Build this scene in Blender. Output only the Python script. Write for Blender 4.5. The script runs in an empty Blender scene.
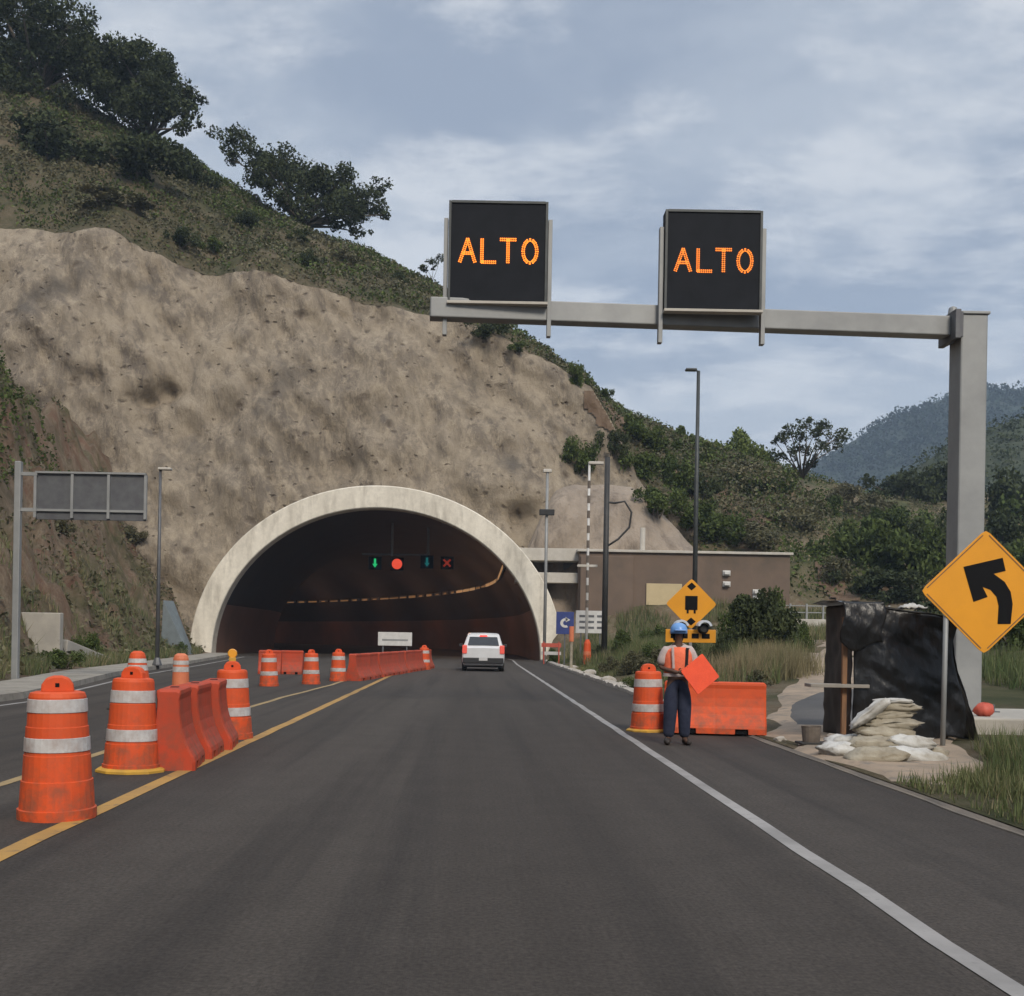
import bpy, bmesh, math, random
import numpy as np
from mathutils import Vector, Matrix, Euler, noise
C = bpy.context.scene.collection
scene = bpy.context.scene
R = math.radians
PI = math.pi
random.seed(7)
# ------------------------------------------------------------------ camera
F, PX, PY, HC, ROLL = 1150.0, 475.0, 637.0, 1.45, R(1.0)
cam_d = bpy.data.cameras.new('camera'); cam = bpy.data.objects.new('camera', cam_d); C.objects.link(cam)
cam_d.sensor_width = 36; cam_d.sensor_fit = 'HORIZONTAL'; cam_d.lens = F / 1024 * 36
cam_d.shift_x = (512 - PX) / 1024; cam_d.shift_y = (PY - 498) / 1024
cam_d.clip_start = 0.1; cam_d.clip_end = 6000
cam.matrix_world = Matrix.Translation((0, 0, HC)) @ Matrix.Rotation(R(90), 4, 'X') @ Matrix.Rotation(ROLL, 4, 'Z')
scene.camera = cam
# ------------------------------------------------------------------ world: blue-grey overcast sky
SUN_EL, SUN_AZ = R(38), R(165)          # azimuth measured clockwise from +Y (the road direction)
world = bpy.data.worlds.new('World'); scene.world = world; world.use_nodes = True
nt = world.node_tree; nt.nodes.clear()
def wn(t, **k):
    n = nt.nodes.new(t)
    for a, b in k.items(): setattr(n, a, b)
    return n
sky = wn('ShaderNodeTexSky', sky_type='NISHITA', sun_disc=False, sun_elevation=SUN_EL, sun_rotation=SUN_AZ)
bg = wn('ShaderNodeBackground'); out = wn('ShaderNodeOutputWorld')
tc = wn('ShaderNodeTexCoord'); sep = wn('ShaderNodeSeparateXYZ')
nt.links.new(tc.outputs['Generated'], sep.inputs[0])
def wmath(op, a, b=None):
    n = wn('ShaderNodeMath', operation=op)
    for i, v in enumerate((a, b)):
        if v is None: continue
        if isinstance(v, (int, float)): n.inputs[i].default_value = v
        else: nt.links.new(v, n.inputs[i])
    return n.outputs[0]
zc = wmath('ADD', wmath('MAXIMUM', sep.outputs[2], 0.0), 0.14)
cx = wmath('DIVIDE', sep.outputs[0], zc); cy = wmath('DIVIDE', sep.outputs[1], zc)
comb = wn('ShaderNodeCombineXYZ'); nt.links.new(cx, comb.inputs[0]); nt.links.new(cy, comb.inputs[1])
def cloud(scale, detail, rough, sx, sy, off, lo, hi, dist=0.0):
    mp = wn('ShaderNodeMapping'); mp.inputs['Scale'].default_value = (sx, sy, 1); mp.inputs['Location'].default_value = off
    nt.links.new(comb.outputs[0], mp.inputs[0])
    n = wn('ShaderNodeTexNoise'); n.inputs['Scale'].default_value = scale; n.inputs['Detail'].default_value = detail
    n.inputs['Roughness'].default_value = rough; n.inputs['Distortion'].default_value = dist
    nt.links.new(mp.outputs[0], n.inputs['Vector'])
    mr = wn('ShaderNodeMapRange', interpolation_type='SMOOTHSTEP'); mr.inputs[1].default_value = lo; mr.inputs[2].default_value = hi
    nt.links.new(n.outputs[0], mr.inputs[0]); return mr.outputs[0]
def wmix(f, a, b):
    n = wn('ShaderNodeMix', data_type='RGBA')
    if isinstance(f, float): n.inputs[0].default_value = f
    else: nt.links.new(f, n.inputs[0])
    for i, v in ((6, a), (7, b)):
        if isinstance(v, tuple): n.inputs[i].default_value = (*v, 1)
        else: nt.links.new(v, n.inputs[i])
    return n.outputs[2]
skyc = wn('ShaderNodeMix', data_type='RGBA', blend_type='MULTIPLY'); skyc.inputs[0].default_value = 1
nt.links.new(sky.outputs[0], skyc.inputs[6]); skyc.inputs[7].default_value = (0.08, 0.08, 0.08, 1)
CLD_DARK, CLD_MID, CLD_LIT = (0.250, 0.290, 0.365), (0.375, 0.412, 0.470), (0.580, 0.595, 0.618)
big = cloud(1.15, 9, 0.62, 1, 1.25, (3.6, 1.2, 0), 0.40, 0.60, 0.25)
fine = cloud(2.6, 10, 0.64, 0.9, 1.15, (7.3, 4.2, 0), 0.43, 0.64, 0.15)
base = wmix(big, CLD_DARK, CLD_MID)
cl = wmix(fine, base, CLD_LIT)
# paler towards the horizon
hz = wn('ShaderNodeMapRange', interpolation_type='SMOOTHSTEP'); hz.inputs[1].default_value = 0.30; hz.inputs[2].default_value = 0.05
hz.inputs[3].default_value = 0; hz.inputs[4].default_value = 0.62
nt.links.new(sep.outputs[2], hz.inputs[0])
cl = wmix(hz.outputs[0], cl, (0.480, 0.508, 0.545))
zen = wn('ShaderNodeMapRange', interpolation_type='SMOOTHSTEP'); zen.inputs[1].default_value = 0.52; zen.inputs[2].default_value = 1.0; zen.inputs[3].default_value = 1.0; zen.inputs[4].default_value = 2.6
nt.links.new(sep.outputs[2], zen.inputs[0])
zm = wn('ShaderNodeVectorMath', operation='SCALE'); nt.links.new(cl, zm.inputs[0]); nt.links.new(zen.outputs[0], zm.inputs['Scale']); cl = zm.outputs[0]
tot = wmix(0.93, skyc.outputs[2], cl)
nt.links.new(tot, bg.inputs[0]); bg.inputs[1].default_value = 1.0
nt.links.new(bg.outputs[0], out.inputs[0])
sd = bpy.data.lights.new('sun', 'SUN'); sd.energy = 2.3; sd.angle = R(16); sd.color = (1, 0.90, 0.76)
sun = bpy.data.objects.new('sun', sd); C.objects.link(sun)
sdir = Vector((math.sin(SUN_AZ) * math.cos(SUN_EL), math.cos(SUN_AZ) * math.cos(SUN_EL), math.sin(SUN_EL)))
sun.rotation_euler = sdir.to_track_quat('Z', 'Y').to_euler(); sun.location = (30, -30, 60)
vs = scene.view_settings; vs.view_transform = 'Standard'; vs.look = 'None'; vs.exposure = 0.48; vs.gamma = 1; vs.use_curve_mapping = False
scene.cycles.use_denoising = True
scene.cycles.max_bounces = 6; scene.cycles.diffuse_bounces = 3; scene.cycles.glossy_bounces = 3
scene.cycles.transparent_max_bounces = 6; scene.cycles.volume_bounces = 0
scene.cycles.use_adaptive_sampling = True
# ------------------------------------------------------------------ placing helpers
cr, sr = math.cos(ROLL), math.sin(ROLL)
def uv_(px, py):
    dx, dy = px - PX, PY - py
    return dx * cr - dy * sr, dx * sr + dy * cr
def W(px, py, D):
    u, v = uv_(px, py); return Vector((u * D / F, D, HC + v * D / F))
def G(px, py, z=0.0):
    u, v = uv_(px, py); D = (HC - z) * F / -v; return Vector((u * D / F, D, z))
# ------------------------------------------------------------------ materials
M = {}
def speckle(m, sc, amt):
    t = m.node_tree; p = t.nodes['Principled BSDF']; src = p.inputs['Base Color'].links[0].from_socket
    n = t.nodes.new('ShaderNodeTexNoise'); n.inputs['Scale'].default_value = sc; n.inputs['Detail'].default_value = 3; n.inputs['Roughness'].default_value = 0.8
    tc_ = t.nodes.new('ShaderNodeTexCoord'); t.links.new(tc_.outputs['Object'], n.inputs['Vector'])
    r = t.nodes.new('ShaderNodeMapRange'); r.inputs[1].default_value = 0.3; r.inputs[2].default_value = 0.7; r.inputs[3].default_value = 1 - amt; r.inputs[4].default_value = 1 + amt
    t.links.new(n.outputs[0], r.inputs[0]); h = t.nodes.new('ShaderNodeHueSaturation'); t.links.new(r.outputs[0], h.inputs['Value']); t.links.new(src, h.inputs['Color']); t.links.new(h.outputs[0], p.inputs['Base Color'])
def dirt(m, col, z0, z1, amt):
    """splashed grime, thickest near the foot of the thing"""
    t = m.node_tree; p = t.nodes['Principled BSDF']; src = p.inputs['Base Color'].links[0].from_socket; L = t.links
    tc_ = t.nodes.new('ShaderNodeTexCoord'); sp_ = t.nodes.new('ShaderNodeSeparateXYZ'); L.new(tc_.outputs['Object'], sp_.inputs[0])
    r = t.nodes.new('ShaderNodeMapRange'); r.inputs[1].default_value = z1; r.inputs[2].default_value = z0; r.inputs[3].default_value = 0.12; L.new(sp_.outputs[2], r.inputs[0])
    n = t.nodes.new('ShaderNodeTexNoise'); n.inputs['Scale'].default_value = 7; n.inputs['Detail'].default_value = 8; n.inputs['Roughness'].default_value = .7; L.new(tc_.outputs['Object'], n.inputs['Vector'])
    r2 = t.nodes.new('ShaderNodeMapRange'); r2.inputs[1].default_value = .42; r2.inputs[2].default_value = .66; L.new(n.outputs[0], r2.inputs[0])
    mm = t.nodes.new('ShaderNodeMath'); mm.operation = 'MULTIPLY'; L.new(r.outputs[0], mm.inputs[0]); L.new(r2.outputs[0], mm.inputs[1])
    m3 = t.nodes.new('ShaderNodeMath'); m3.operation = 'MULTIPLY'; m3.inputs[1].default_value = amt; L.new(mm.outputs[0], m3.inputs[0])
    x = t.nodes.new('ShaderNodeMix'); x.data_type = 'RGBA'; L.new(m3.outputs[0], x.inputs[0]); L.new(src, x.inputs[6]); x.inputs[7].default_value = (*col, 1); L.new(x.outputs[2], p.inputs['Base Color'])
def mat(name, col, col2=None, scale=5.0, rough=0.8, bump=0.0, bscale=None, metal=0.0, emit=None, estr=1.0,
        detail=6, lo=0.35, hi=0.65, col3=None, scale3=30.0, lo3=0.6, hi3=0.7, stretch=(1, 1, 1), island=0.0, spec=0.5, trans=0.0, bdist=0.02):
    m = bpy.data.materials.new(name); m.use_nodes = True; t = m.node_tree; N = t.nodes; L = t.links
    p = N['Principled BSDF']; p.inputs['Roughness'].default_value = rough; p.inputs['Metallic'].default_value = metal
    p.inputs['Specular IOR Level'].default_value = spec
    p.inputs['Base Color'].default_value = (*col, 1)
    tcn = N.new('ShaderNodeTexCoord'); mp = N.new('ShaderNodeMapping'); mp.inputs['Scale'].default_value = stretch
    L.new(tcn.outputs['Object'], mp.inputs[0]); vec = mp.outputs[0]
    cur = None
    def mx(f, a, b):
        n = N.new('ShaderNodeMix'); n.data_type = 'RGBA'
        L.new(f, n.inputs[0])
        for i, v in ((6, a), (7, b)):
            if isinstance(v, tuple): n.inputs[i].default_value = (*v, 1)
            else: L.new(v, n.inputs[i])
        return n.outputs[2]
    def ns(sc, lo, hi, det=detail):
        n = N.new('ShaderNodeTexNoise'); n.inputs['Scale'].default_value = sc; n.inputs['Detail'].default_value = det
        n.inputs['Roughness'].default_value = 0.6
        L.new(vec, n.inputs['Vector'])
        r = N.new('ShaderNodeMapRange'); r.inputs[1].default_value = lo; r.inputs[2].default_value = hi; L.new(n.outputs[0], r.inputs[0])
        return r.outputs[0], n.outputs[0]
    if col2:
        f, _ = ns(scale, lo, hi); cur = mx(f, tuple(col), tuple(col2))
    if col3:
        f, _ = ns(scale3, lo3, hi3); cur = mx(f, cur if cur is not None else tuple(col), tuple(col3))
    if island:
        g = N.new('ShaderNodeNewGeometry'); h = N.new('ShaderNodeHueSaturation')
        r = N.new('ShaderNodeMapRange'); r.inputs[3].default_value = 1 - island; r.inputs[4].default_value = 1 + island
        L.new(g.outputs['Random Per Island'], r.inputs[0]); L.new(r.outputs[0], h.inputs['Value'])
        if cur is not None: L.new(cur, h.inputs['Color'])
        else: h.inputs['Color'].default_value = (*col, 1)
        cur = h.outputs[0]
    if cur is not None: L.new(cur, p.inputs['Base Color'])
    if bump:
        _, h = ns(bscale or scale * 4, 0, 1)
        b = N.new('ShaderNodeBump'); b.inputs['Strength'].default_value = bump; b.inputs['Distance'].default_value = bdist
        L.new(h, b.inputs['Height']); L.new(b.outputs[0], p.inputs['Normal'])
    if emit:
        p.inputs['Emission Color'].default_value = (*emit, 1); p.inputs['Emission Strength'].default_value = estr
    if trans:
        o = N['Material Output']; tb = N.new('ShaderNodeBsdfTranslucent'); ms = N.new('ShaderNodeMixShader'); ms.inputs[0].default_value = trans
        if cur is not None: L.new(cur, tb.inputs[0])
        else: tb.inputs[0].default_value = (*col, 1)
        L.new(p.outputs[0], ms.inputs[1]); L.new(tb.outputs[0], ms.inputs[2]); L.new(ms.outputs[0], o.inputs[0])
    M[name] = m; return m
mat('leaf_dark', (0.032, 0.043, 0.020), (0.062, 0.074, 0.032), 0.6, 0.8, spec=0.15, island=0.45, trans=0.15)
mat('leaf_mid', (0.052, 0.075, 0.022), (0.092, 0.118, 0.036), 0.8, 0.8, spec=0.15, island=0.45, trans=0.2)
mat('leaf_lite', (0.090, 0.125, 0.034), (0.140, 0.165, 0.052), 0.8, 0.8, spec=0.15, island=0.4, trans=0.2)
mat('leaf_olive', (0.070, 0.070, 0.032), (0.130, 0.115, 0.058), 0.25, 0.7, island=0.4, trans=0.15)
mat('grass_green', (0.065, 0.100, 0.030), (0.140, 0.150, 0.060), 0.7, 0.7, island=0.4, trans=0.2)
mat('grass_dry', (0.260, 0.210, 0.120), (0.170, 0.155, 0.080), 0.5, 0.8, island=0.35, trans=0.2)
mat('bark', (0.075, 0.060, 0.048), (0.12, 0.10, 0.08), 6, 0.9, bump=0.5)
mat('asphalt', (0.039, 0.0330, 0.0285), (0.060, 0.0515, 0.0445), 0.45, 0.9, bump=0.5, bscale=55, bdist=0.01, stretch=(1.3, 0.035, 1), col3=(0.031, 0.027, 0.0245), scale3=1.3, lo3=0.50, hi3=0.70, spec=0.25)
speckle(M['asphalt'], 34.0, 0.42); speckle(M['asphalt'], 1.7, 0.10)
mat('asphalt_side', (0.105, 0.100, 0.097), (0.080, 0.077, 0.075), 0.4, 0.9, bump=0.35, bscale=60, spec=0.3)
mat('soil', (0.235, 0.190, 0.140), (0.150, 0.125, 0.085), 0.35, 0.95, bump=0.6, bscale=6, col3=(0.09, 0.085, 0.05), scale3=1.5, lo3=0.52, hi3=0.66)
mat('concrete', (0.400, 0.370, 0.320), (0.310, 0.290, 0.255), 1.2, 0.9, bump=0.3, bscale=14, col3=(0.22, 0.20, 0.17), scale3=4, lo3=0.62, hi3=0.8)
mat('portal', (0.740, 0.690, 0.590), (0.600, 0.555, 0.470), 0.7, 0.85, bump=0.4, bscale=5, col3=(0.34, 0.305, 0.25), scale3=1.1, lo3=0.50, hi3=0.80, stretch=(1.4, 1, 0.35))
speckle(M['portal'], 2.5, 0.10)
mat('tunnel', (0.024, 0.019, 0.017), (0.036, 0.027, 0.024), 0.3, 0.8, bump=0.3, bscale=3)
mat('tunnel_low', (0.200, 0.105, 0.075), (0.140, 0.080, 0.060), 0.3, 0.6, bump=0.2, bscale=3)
mat('galv', (0.300, 0.305, 0.300), (0.235, 0.240, 0.240), 1.5, 0.55, metal=0.25, bump=0.06, bscale=20)
mat('galv_dark', (0.130, 0.135, 0.140), (0.10, 0.10, 0.11), 4, 0.55, metal=0.4)
mat('pole_dark', (0.060, 0.066, 0.068), (0.04, 0.045, 0.045), 4, 0.5, metal=0.3)
mat('black_pole', (0.022, 0.022, 0.022), (0.035, 0.034, 0.032), 4, 0.6)
mat('sign_black', (0.010, 0.012, 0.016), (0.014, 0.016, 0.021), 3, 0.7, spec=0.15)
mat('led', (0.02, 0.01, 0.005), emit=(1.0, 0.225, 0.022), estr=1.75)
mat('led_worn', (0.02, 0.01, 0.005), emit=(1.0, 0.235, 0.03), estr=1.2)
mat('led_green', (0.01, 0.03, 0.01), emit=(0.03, 0.75, 0.25), estr=0.45)
mat('led_red', (0.03, 0.01, 0.01), emit=(1.0, 0.10, 0.05), estr=0.55)
mat('led_red_dim', (0.03, 0.01, 0.01), emit=(1.0, 0.10, 0.05), estr=0.14)
mat('led_green_dim', (0.01, 0.02, 0.02), emit=(0.03, 0.45, 0.45), estr=0.16)
mat('tunnel_lamp', (0.3, 0.2, 0.1), emit=(1.0, 0.50, 0.20), estr=0.11)
mat('tunnel_lamp_near', (0.3, 0.2, 0.1), emit=(1.0, 0.55, 0.25), estr=0.22)
mat('orange', (0.680, 0.092, 0.022), (0.560, 0.075, 0.021), 3, 0.6, spec=0.3, bump=0.05, bscale=12, col3=(0.38, 0.07, 0.03), scale3=6, lo3=0.60, hi3=0.85)
mat('barrier', (0.480, 0.056, 0.020), (0.380, 0.055, 0.024), 2.0, 0.6, spec=0.3, bump=0.05, bscale=10, col3=(0.27, 0.06, 0.035), scale3=5, lo3=0.55, hi3=0.85)
mat('faded_orange', (0.620, 0.190, 0.085), (0.55, 0.15, 0.07), 5, 0.6)
mat('reflective', (0.560, 0.545, 0.530), (0.44, 0.42, 0.41), 5, 0.45, col3=(0.40, 0.30, 0.26), scale3=9, lo3=0.6, hi3=0.8)
mat('rubber_yellow', (0.560, 0.310, 0.035), (0.42, 0.24, 0.04), 6, 0.7)
mat('rubber_black', (0.02, 0.02, 0.02), (0.035, 0.033, 0.03), 6, 0.8)
dirt(M['orange'], (0.20, 0.085, 0.05), 0.0, 0.8, 0.9); dirt(M['barrier'], (0.16, 0.075, 0.05), 0.0, 0.8, 0.9); dirt(M['reflective'], (0.26, 0.16, 0.12), 0.0, 1.6, 0.8)
mat('amber', (0.75, 0.33, 0.03), rough=0.25)
mat('sign_yellow', (0.790, 0.330, 0.012), (0.72, 0.30, 0.012), 2, 0.4)
mat('ink', (0.007, 0.007, 0.008), rough=0.7, spec=0.12)
mat('paper_white', (0.60, 0.59, 0.57), (0.5, 0.49, 0.47), 4, 0.6)
mat('blue_sign', (0.025, 0.045, 0.20), (0.02, 0.035, 0.15), 4, 0.5)
mat('plastic_black', (0.009, 0.009, 0.010), (0.015, 0.015, 0.016), 2, 0.30, bump=0.6, bscale=6, bdist=0.03, spec=0.42, stretch=(1.6, 1.6, 0.7))
mat('edge_dust', (0.170, 0.142, 0.112), (0.105, 0.092, 0.078), 1.5, 0.95, bump=0.5, bscale=20)
mat('wood', (0.240, 0.125, 0.060), (0.16, 0.085, 0.045), 5, 0.8, stretch=(4, 4, 0.6), bump=0.2)
mat('wood_grey', (0.300, 0.270, 0.235), (0.22, 0.20, 0.17), 5, 0.85, stretch=(0.6, 4, 4), bump=0.2)
mat('sack', (0.360, 0.320, 0.245), (0.240, 0.205, 0.150), 4, 0.85, bump=0.6, bscale=22, col3=(0.20, 0.17, 0.12), scale3=8, lo3=0.55, hi3=0.8)
mat('sack_white', (0.540, 0.530, 0.500), (0.380, 0.360, 0.320), 3, 0.8, bump=0.8, bscale=14, col3=(0.24, 0.21, 0.17), scale3=7, lo3=0.54, hi3=0.75)
mat('stone', (0.165, 0.135, 0.110), (0.11, 0.09, 0.075), 5, 0.9, bump=0.5)
mat('stone_pale', (0.42, 0.38, 0.33), (0.28, 0.25, 0.21), 2.0, 0.9, bump=0.5, bscale=8)
mat('car_white', (0.62, 0.63, 0.64), (0.56, 0.57, 0.58), 2, 0.25, spec=0.6)
mat('glass_dark', (0.012, 0.014, 0.016), rough=0.08, spec=0.8)
mat('black_trim', (0.015, 0.015, 0.016), rough=0.6)
mat('tail_red', (0.50, 0.09, 0.075), rough=0.2, emit=(1, 0.10, 0.06), estr=0.25)
mat('brake_red', (0.5, 0.03, 0.02), rough=0.2, emit=(1, 0.05, 0.03), estr=0.9)
mat('plate', (0.5, 0.5, 0.5), rough=0.5)
mat('chrome', (0.5, 0.5, 0.5), rough=0.25, metal=0.9)
mat('skin', (0.110, 0.058, 0.038), (0.09, 0.048, 0.032), 20, 0.55)
mat('trousers', (0.013, 0.018, 0.040), (0.024, 0.030, 0.058), 12, 0.9, bump=0.4, bscale=25)
mat('vest', (0.86, 0.185, 0.085), (0.74, 0.14, 0.06), 8, 0.75, bump=0.4, bscale=20)
mat('shirt', (0.50, 0.42, 0.40), (0.42, 0.34, 0.32), 8, 0.85, bump=0.4, bscale=20)
mat('helmet', (0.13, 0.29, 0.60), rough=0.35)
mat('helmet_white', (0.62, 0.66, 0.72), rough=0.35)
mat('mask_blue', (0.13, 0.33, 0.62), rough=0.8)
mat('hair', (0.012, 0.010, 0.009), rough=0.8)
mat('shoe', (0.025, 0.018, 0.015), rough=0.7)
mat('flag', (0.86, 0.085, 0.022), (0.76, 0.07, 0.02), 6, 0.65, bump=0.3, bscale=10)
mat('pavement', (0.300, 0.275, 0.235), (0.215, 0.195, 0.165), 0.9, 0.9, bump=0.4, bscale=14, col3=(0.14, 0.13, 0.10), scale3=2.5, lo3=0.55, hi3=0.72)
mat('wall_brown', (0.165, 0.118, 0.088), (0.138, 0.100, 0.076), 0.7, 0.9, bump=0.3, bscale=10, col3=(0.11, 0.085, 0.065), scale3=0.4, lo3=0.5, hi3=0.7)
mat('coping', (0.52, 0.49, 0.44), (0.42, 0.39, 0.34), 1.5, 0.85)
mat('beige_panel', (0.52, 0.42, 0.25), (0.46, 0.37, 0.22), 1.2, 0.8)
mat('shotcrete', (0.330, 0.270, 0.210), (0.225, 0.185, 0.148), 0.35, 0.9, bump=1.0, bscale=1.6, bdist=0.3, col3=(0.14, 0.11, 0.085), scale3=0.8, lo3=0.52, hi3=0.70, stretch=(1, 1, 0.45))
mat('red_thing', (0.55, 0.10, 0.06), (0.45, 0.08, 0.05), 10, 0.6)
mat('tarp_grey', (0.16, 0.19, 0.20), (0.12, 0.14, 0.15), 2, 0.7)
mat('mountain', (0.018, 0.032, 0.022), (0.032, 0.044, 0.028), 0.012, 1.0, bump=0.0, col3=(0.022, 0.032, 0.02), scale3=0.05, lo3=0.45, hi3=0.6)
mat('mid_hill', (0.040, 0.055, 0.025), (0.080, 0.075, 0.042), 0.03, 1.0, col3=(0.025, 0.035, 0.018), scale3=0.25, lo3=0.45, hi3=0.6)
mat('line_white', (0.31, 0.295, 0.28), (0.20, 0.19, 0.18), 1.5, 0.7, col3=(0.16, 0.15, 0.145), scale3=9, lo3=0.60, hi3=0.75)
mat('line_yellow', (0.42, 0.235, 0.055), (0.31, 0.18, 0.055), 1.5, 0.7, col3=(0.14, 0.10, 0.06), scale3=7, lo3=0.55, hi3=0.72)
mat('line_yellow_old', (0.34, 0.235, 0.10), (0.25, 0.18, 0.09), 1.5, 0.7, col3=(0.12, 0.10, 0.075), scale3=7, lo3=0.56, hi3=0.7)

def terrain_mat(name, cols, veg=None, vs_=0.12, pits=False):
    """rock / soil with big tone patches, streaks, pits and patches of low growth"""
    m = bpy.data.materials.new(name); m.use_nodes = True; t = m.node_tree; N = t.nodes; L = t.links
    p = N['Principled BSDF']; p.inputs['Roughness'].default_value = 0.95; p.inputs['Specular IOR Level'].default_value = 0.2
    tcn = N.new('ShaderNodeTexCoord')
    def nz(sc, lo, hi, st=(1, 1, 1), det=8, rgh=0.6, dist=0.0, rot=False):
        mp = N.new('ShaderNodeMapping'); mp.inputs['Scale'].default_value = st
        if rot:
            m0 = N.new('ShaderNodeMapping'); m0.inputs['Rotation'].default_value = (0, R(22), 0); L.new(tcn.outputs['Object'], m0.inputs[0]); L.new(m0.outputs[0], mp.inputs[0])
        else: L.new(tcn.outputs['Object'], mp.inputs[0])
        n = N.new('ShaderNodeTexNoise'); n.inputs['Scale'].default_value = sc; n.inputs['Detail'].default_value = det; n.inputs['Roughness'].default_value = rgh
        n.inputs['Distortion'].default_value = dist
        L.new(mp.outputs[0], n.inputs['Vector'])
        r = N.new('ShaderNodeMapRange'); r.inputs[1].default_value = lo; r.inputs[2].default_value = hi; L.new(n.outputs[0], r.inputs[0]); return r.outputs[0], n.outputs[0]
    def mx(f, a, b):
        n = N.new('ShaderNodeMix'); n.data_type = 'RGBA'; L.new(f, n.inputs[0])
        for i, v in ((6, a), (7, b)):
            if isinstance(v, tuple): n.inputs[i].default_value = (*v, 1)
            else: L.new(v, n.inputs[i])
        return n.outputs[2]
    f1, _ = nz(0.10, 0.42, 0.58); f2, _ = nz(0.7, 0.44, 0.66, (1.4, 1, 0.28), dist=0.4, rot=True); f3, h3 = nz(1.3, 0.46, 0.62, (1, 1, 0.5), det=12, rgh=0.78)
    c = mx(f1, cols[0], cols[1]); c = mx(f2, c, cols[2]); c = mx(f3, c, cols[3])
    if len(cols) > 4:
        f4, _ = nz(0.16, 0.58, 0.70); c = mx(f4, c, cols[4])
    hgt = h3
    if pits:
        for sc, lo_, hi_ in ((0.42, 0.03, 0.22), (0.80, 0.02, 0.20), (1.3, 0.02, 0.20)):
            vo = N.new('ShaderNodeTexVoronoi'); vo.inputs['Scale'].default_value = sc; vo.inputs['Randomness'].default_value = 1.0
            mp = N.new('ShaderNodeMapping'); mp.inputs['Scale'].default_value = (1, 0.3, 1.25); L.new(tcn.outputs['Object'], mp.inputs[0])
            nw = N.new('ShaderNodeTexNoise'); nw.inputs['Scale'].default_value = 1.1; nw.inputs['Detail'].default_value = 5; L.new(tcn.outputs['Object'], nw.inputs['Vector'])
            va = N.new('ShaderNodeVectorMath'); va.operation = 'MULTIPLY_ADD'; va.inputs[1].default_value = (0.9, 0.9, 0.9)
            L.new(nw.outputs['Color'], va.inputs[0]); L.new(mp.outputs[0], va.inputs[2]); L.new(va.outputs[0], vo.inputs['Vector'])
            r = N.new('ShaderNodeMapRange'); r.inputs[1].default_value = hi_; r.inputs[2].default_value = lo_; L.new(vo.outputs['Distance'], r.inputs[0])
            sel = N.new('ShaderNodeMath'); sel.operation = 'GREATER_THAN'; sel.inputs[1].default_value = 0.45
            sp = N.new('ShaderNodeSeparateXYZ'); L.new(vo.outputs['Color'], sp.inputs[0]); L.new(sp.outputs[0], sel.inputs[0])
            mm = N.new('ShaderNodeMath'); mm.operation = 'MULTIPLY'; L.new(r.outputs[0], mm.inputs[0]); L.new(sel.outputs[0], mm.inputs[1])
            m2 = N.new('ShaderNodeMath'); m2.operation = 'MULTIPLY'; L.new(mm.outputs[0], m2.inputs[0]); m2.inputs[1].default_value = 0.72
            c = mx(m2.outputs[0], c, (0.085, 0.062, 0.047))
            sb = N.new('ShaderNodeMath'); sb.operation = 'MULTIPLY_ADD'; L.new(mm.outputs[0], sb.inputs[0]); sb.inputs[1].default_value = -0.45; L.new(hgt, sb.inputs[2]); hgt = sb.outputs[0]
    if veg:
        fv, _ = nz(vs_, veg[3], veg[4], det=10, rgh=0.7); fv2, _ = nz(vs_ * 5, 0.4, 0.6)
        c = mx(fv, c, mx(fv2, veg[0], veg[1]))
    L.new(c, p.inputs['Base Color'])
    b = N.new('ShaderNodeBump'); b.inputs['Strength'].default_value = 1.0; b.inputs['Distance'].default_value = 0.45
    L.new(hgt, b.inputs['Height']); L.new(b.outputs[0], p.inputs['Normal'])
    M[name] = m; return m
terrain_mat('rock', [(0.365, 0.302, 0.225), (0.275, 0.230, 0.178), (0.185, 0.154, 0.123), (0.430, 0.358, 0.268), (0.160, 0.138, 0.114)], pits=True)
terrain_mat('spur', [(0.200, 0.145, 0.098), (0.150, 0.120, 0.080), (0.185, 0.100, 0.066), (0.265, 0.205, 0.145)], veg=[(0.085, 0.080, 0.040), (0.135, 0.118, 0.062), 0, 0.50, 0.62], vs_=0.22)
terrain_mat('red_soil', [(0.200, 0.132, 0.088), (0.175, 0.120, 0.080), (0.145, 0.100, 0.068), (0.235, 0.170, 0.118)])
terrain_mat('hill', [(0.145, 0.118, 0.075), (0.115, 0.098, 0.060), (0.185, 0.140, 0.092), (0.095, 0.088, 0.050)], veg=[(0.065, 0.066, 0.034), (0.100, 0.094, 0.048), 0, 0.46, 0.58], vs_=0.14)
terrain_mat('bank', [(0.200, 0.160, 0.105), (0.165, 0.135, 0.085), (0.215, 0.135, 0.090), (0.245, 0.205, 0.140)], veg=[(0.070, 0.080, 0.035), (0.115, 0.115, 0.055), 0, 0.44, 0.56], vs_=0.12)
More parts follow.
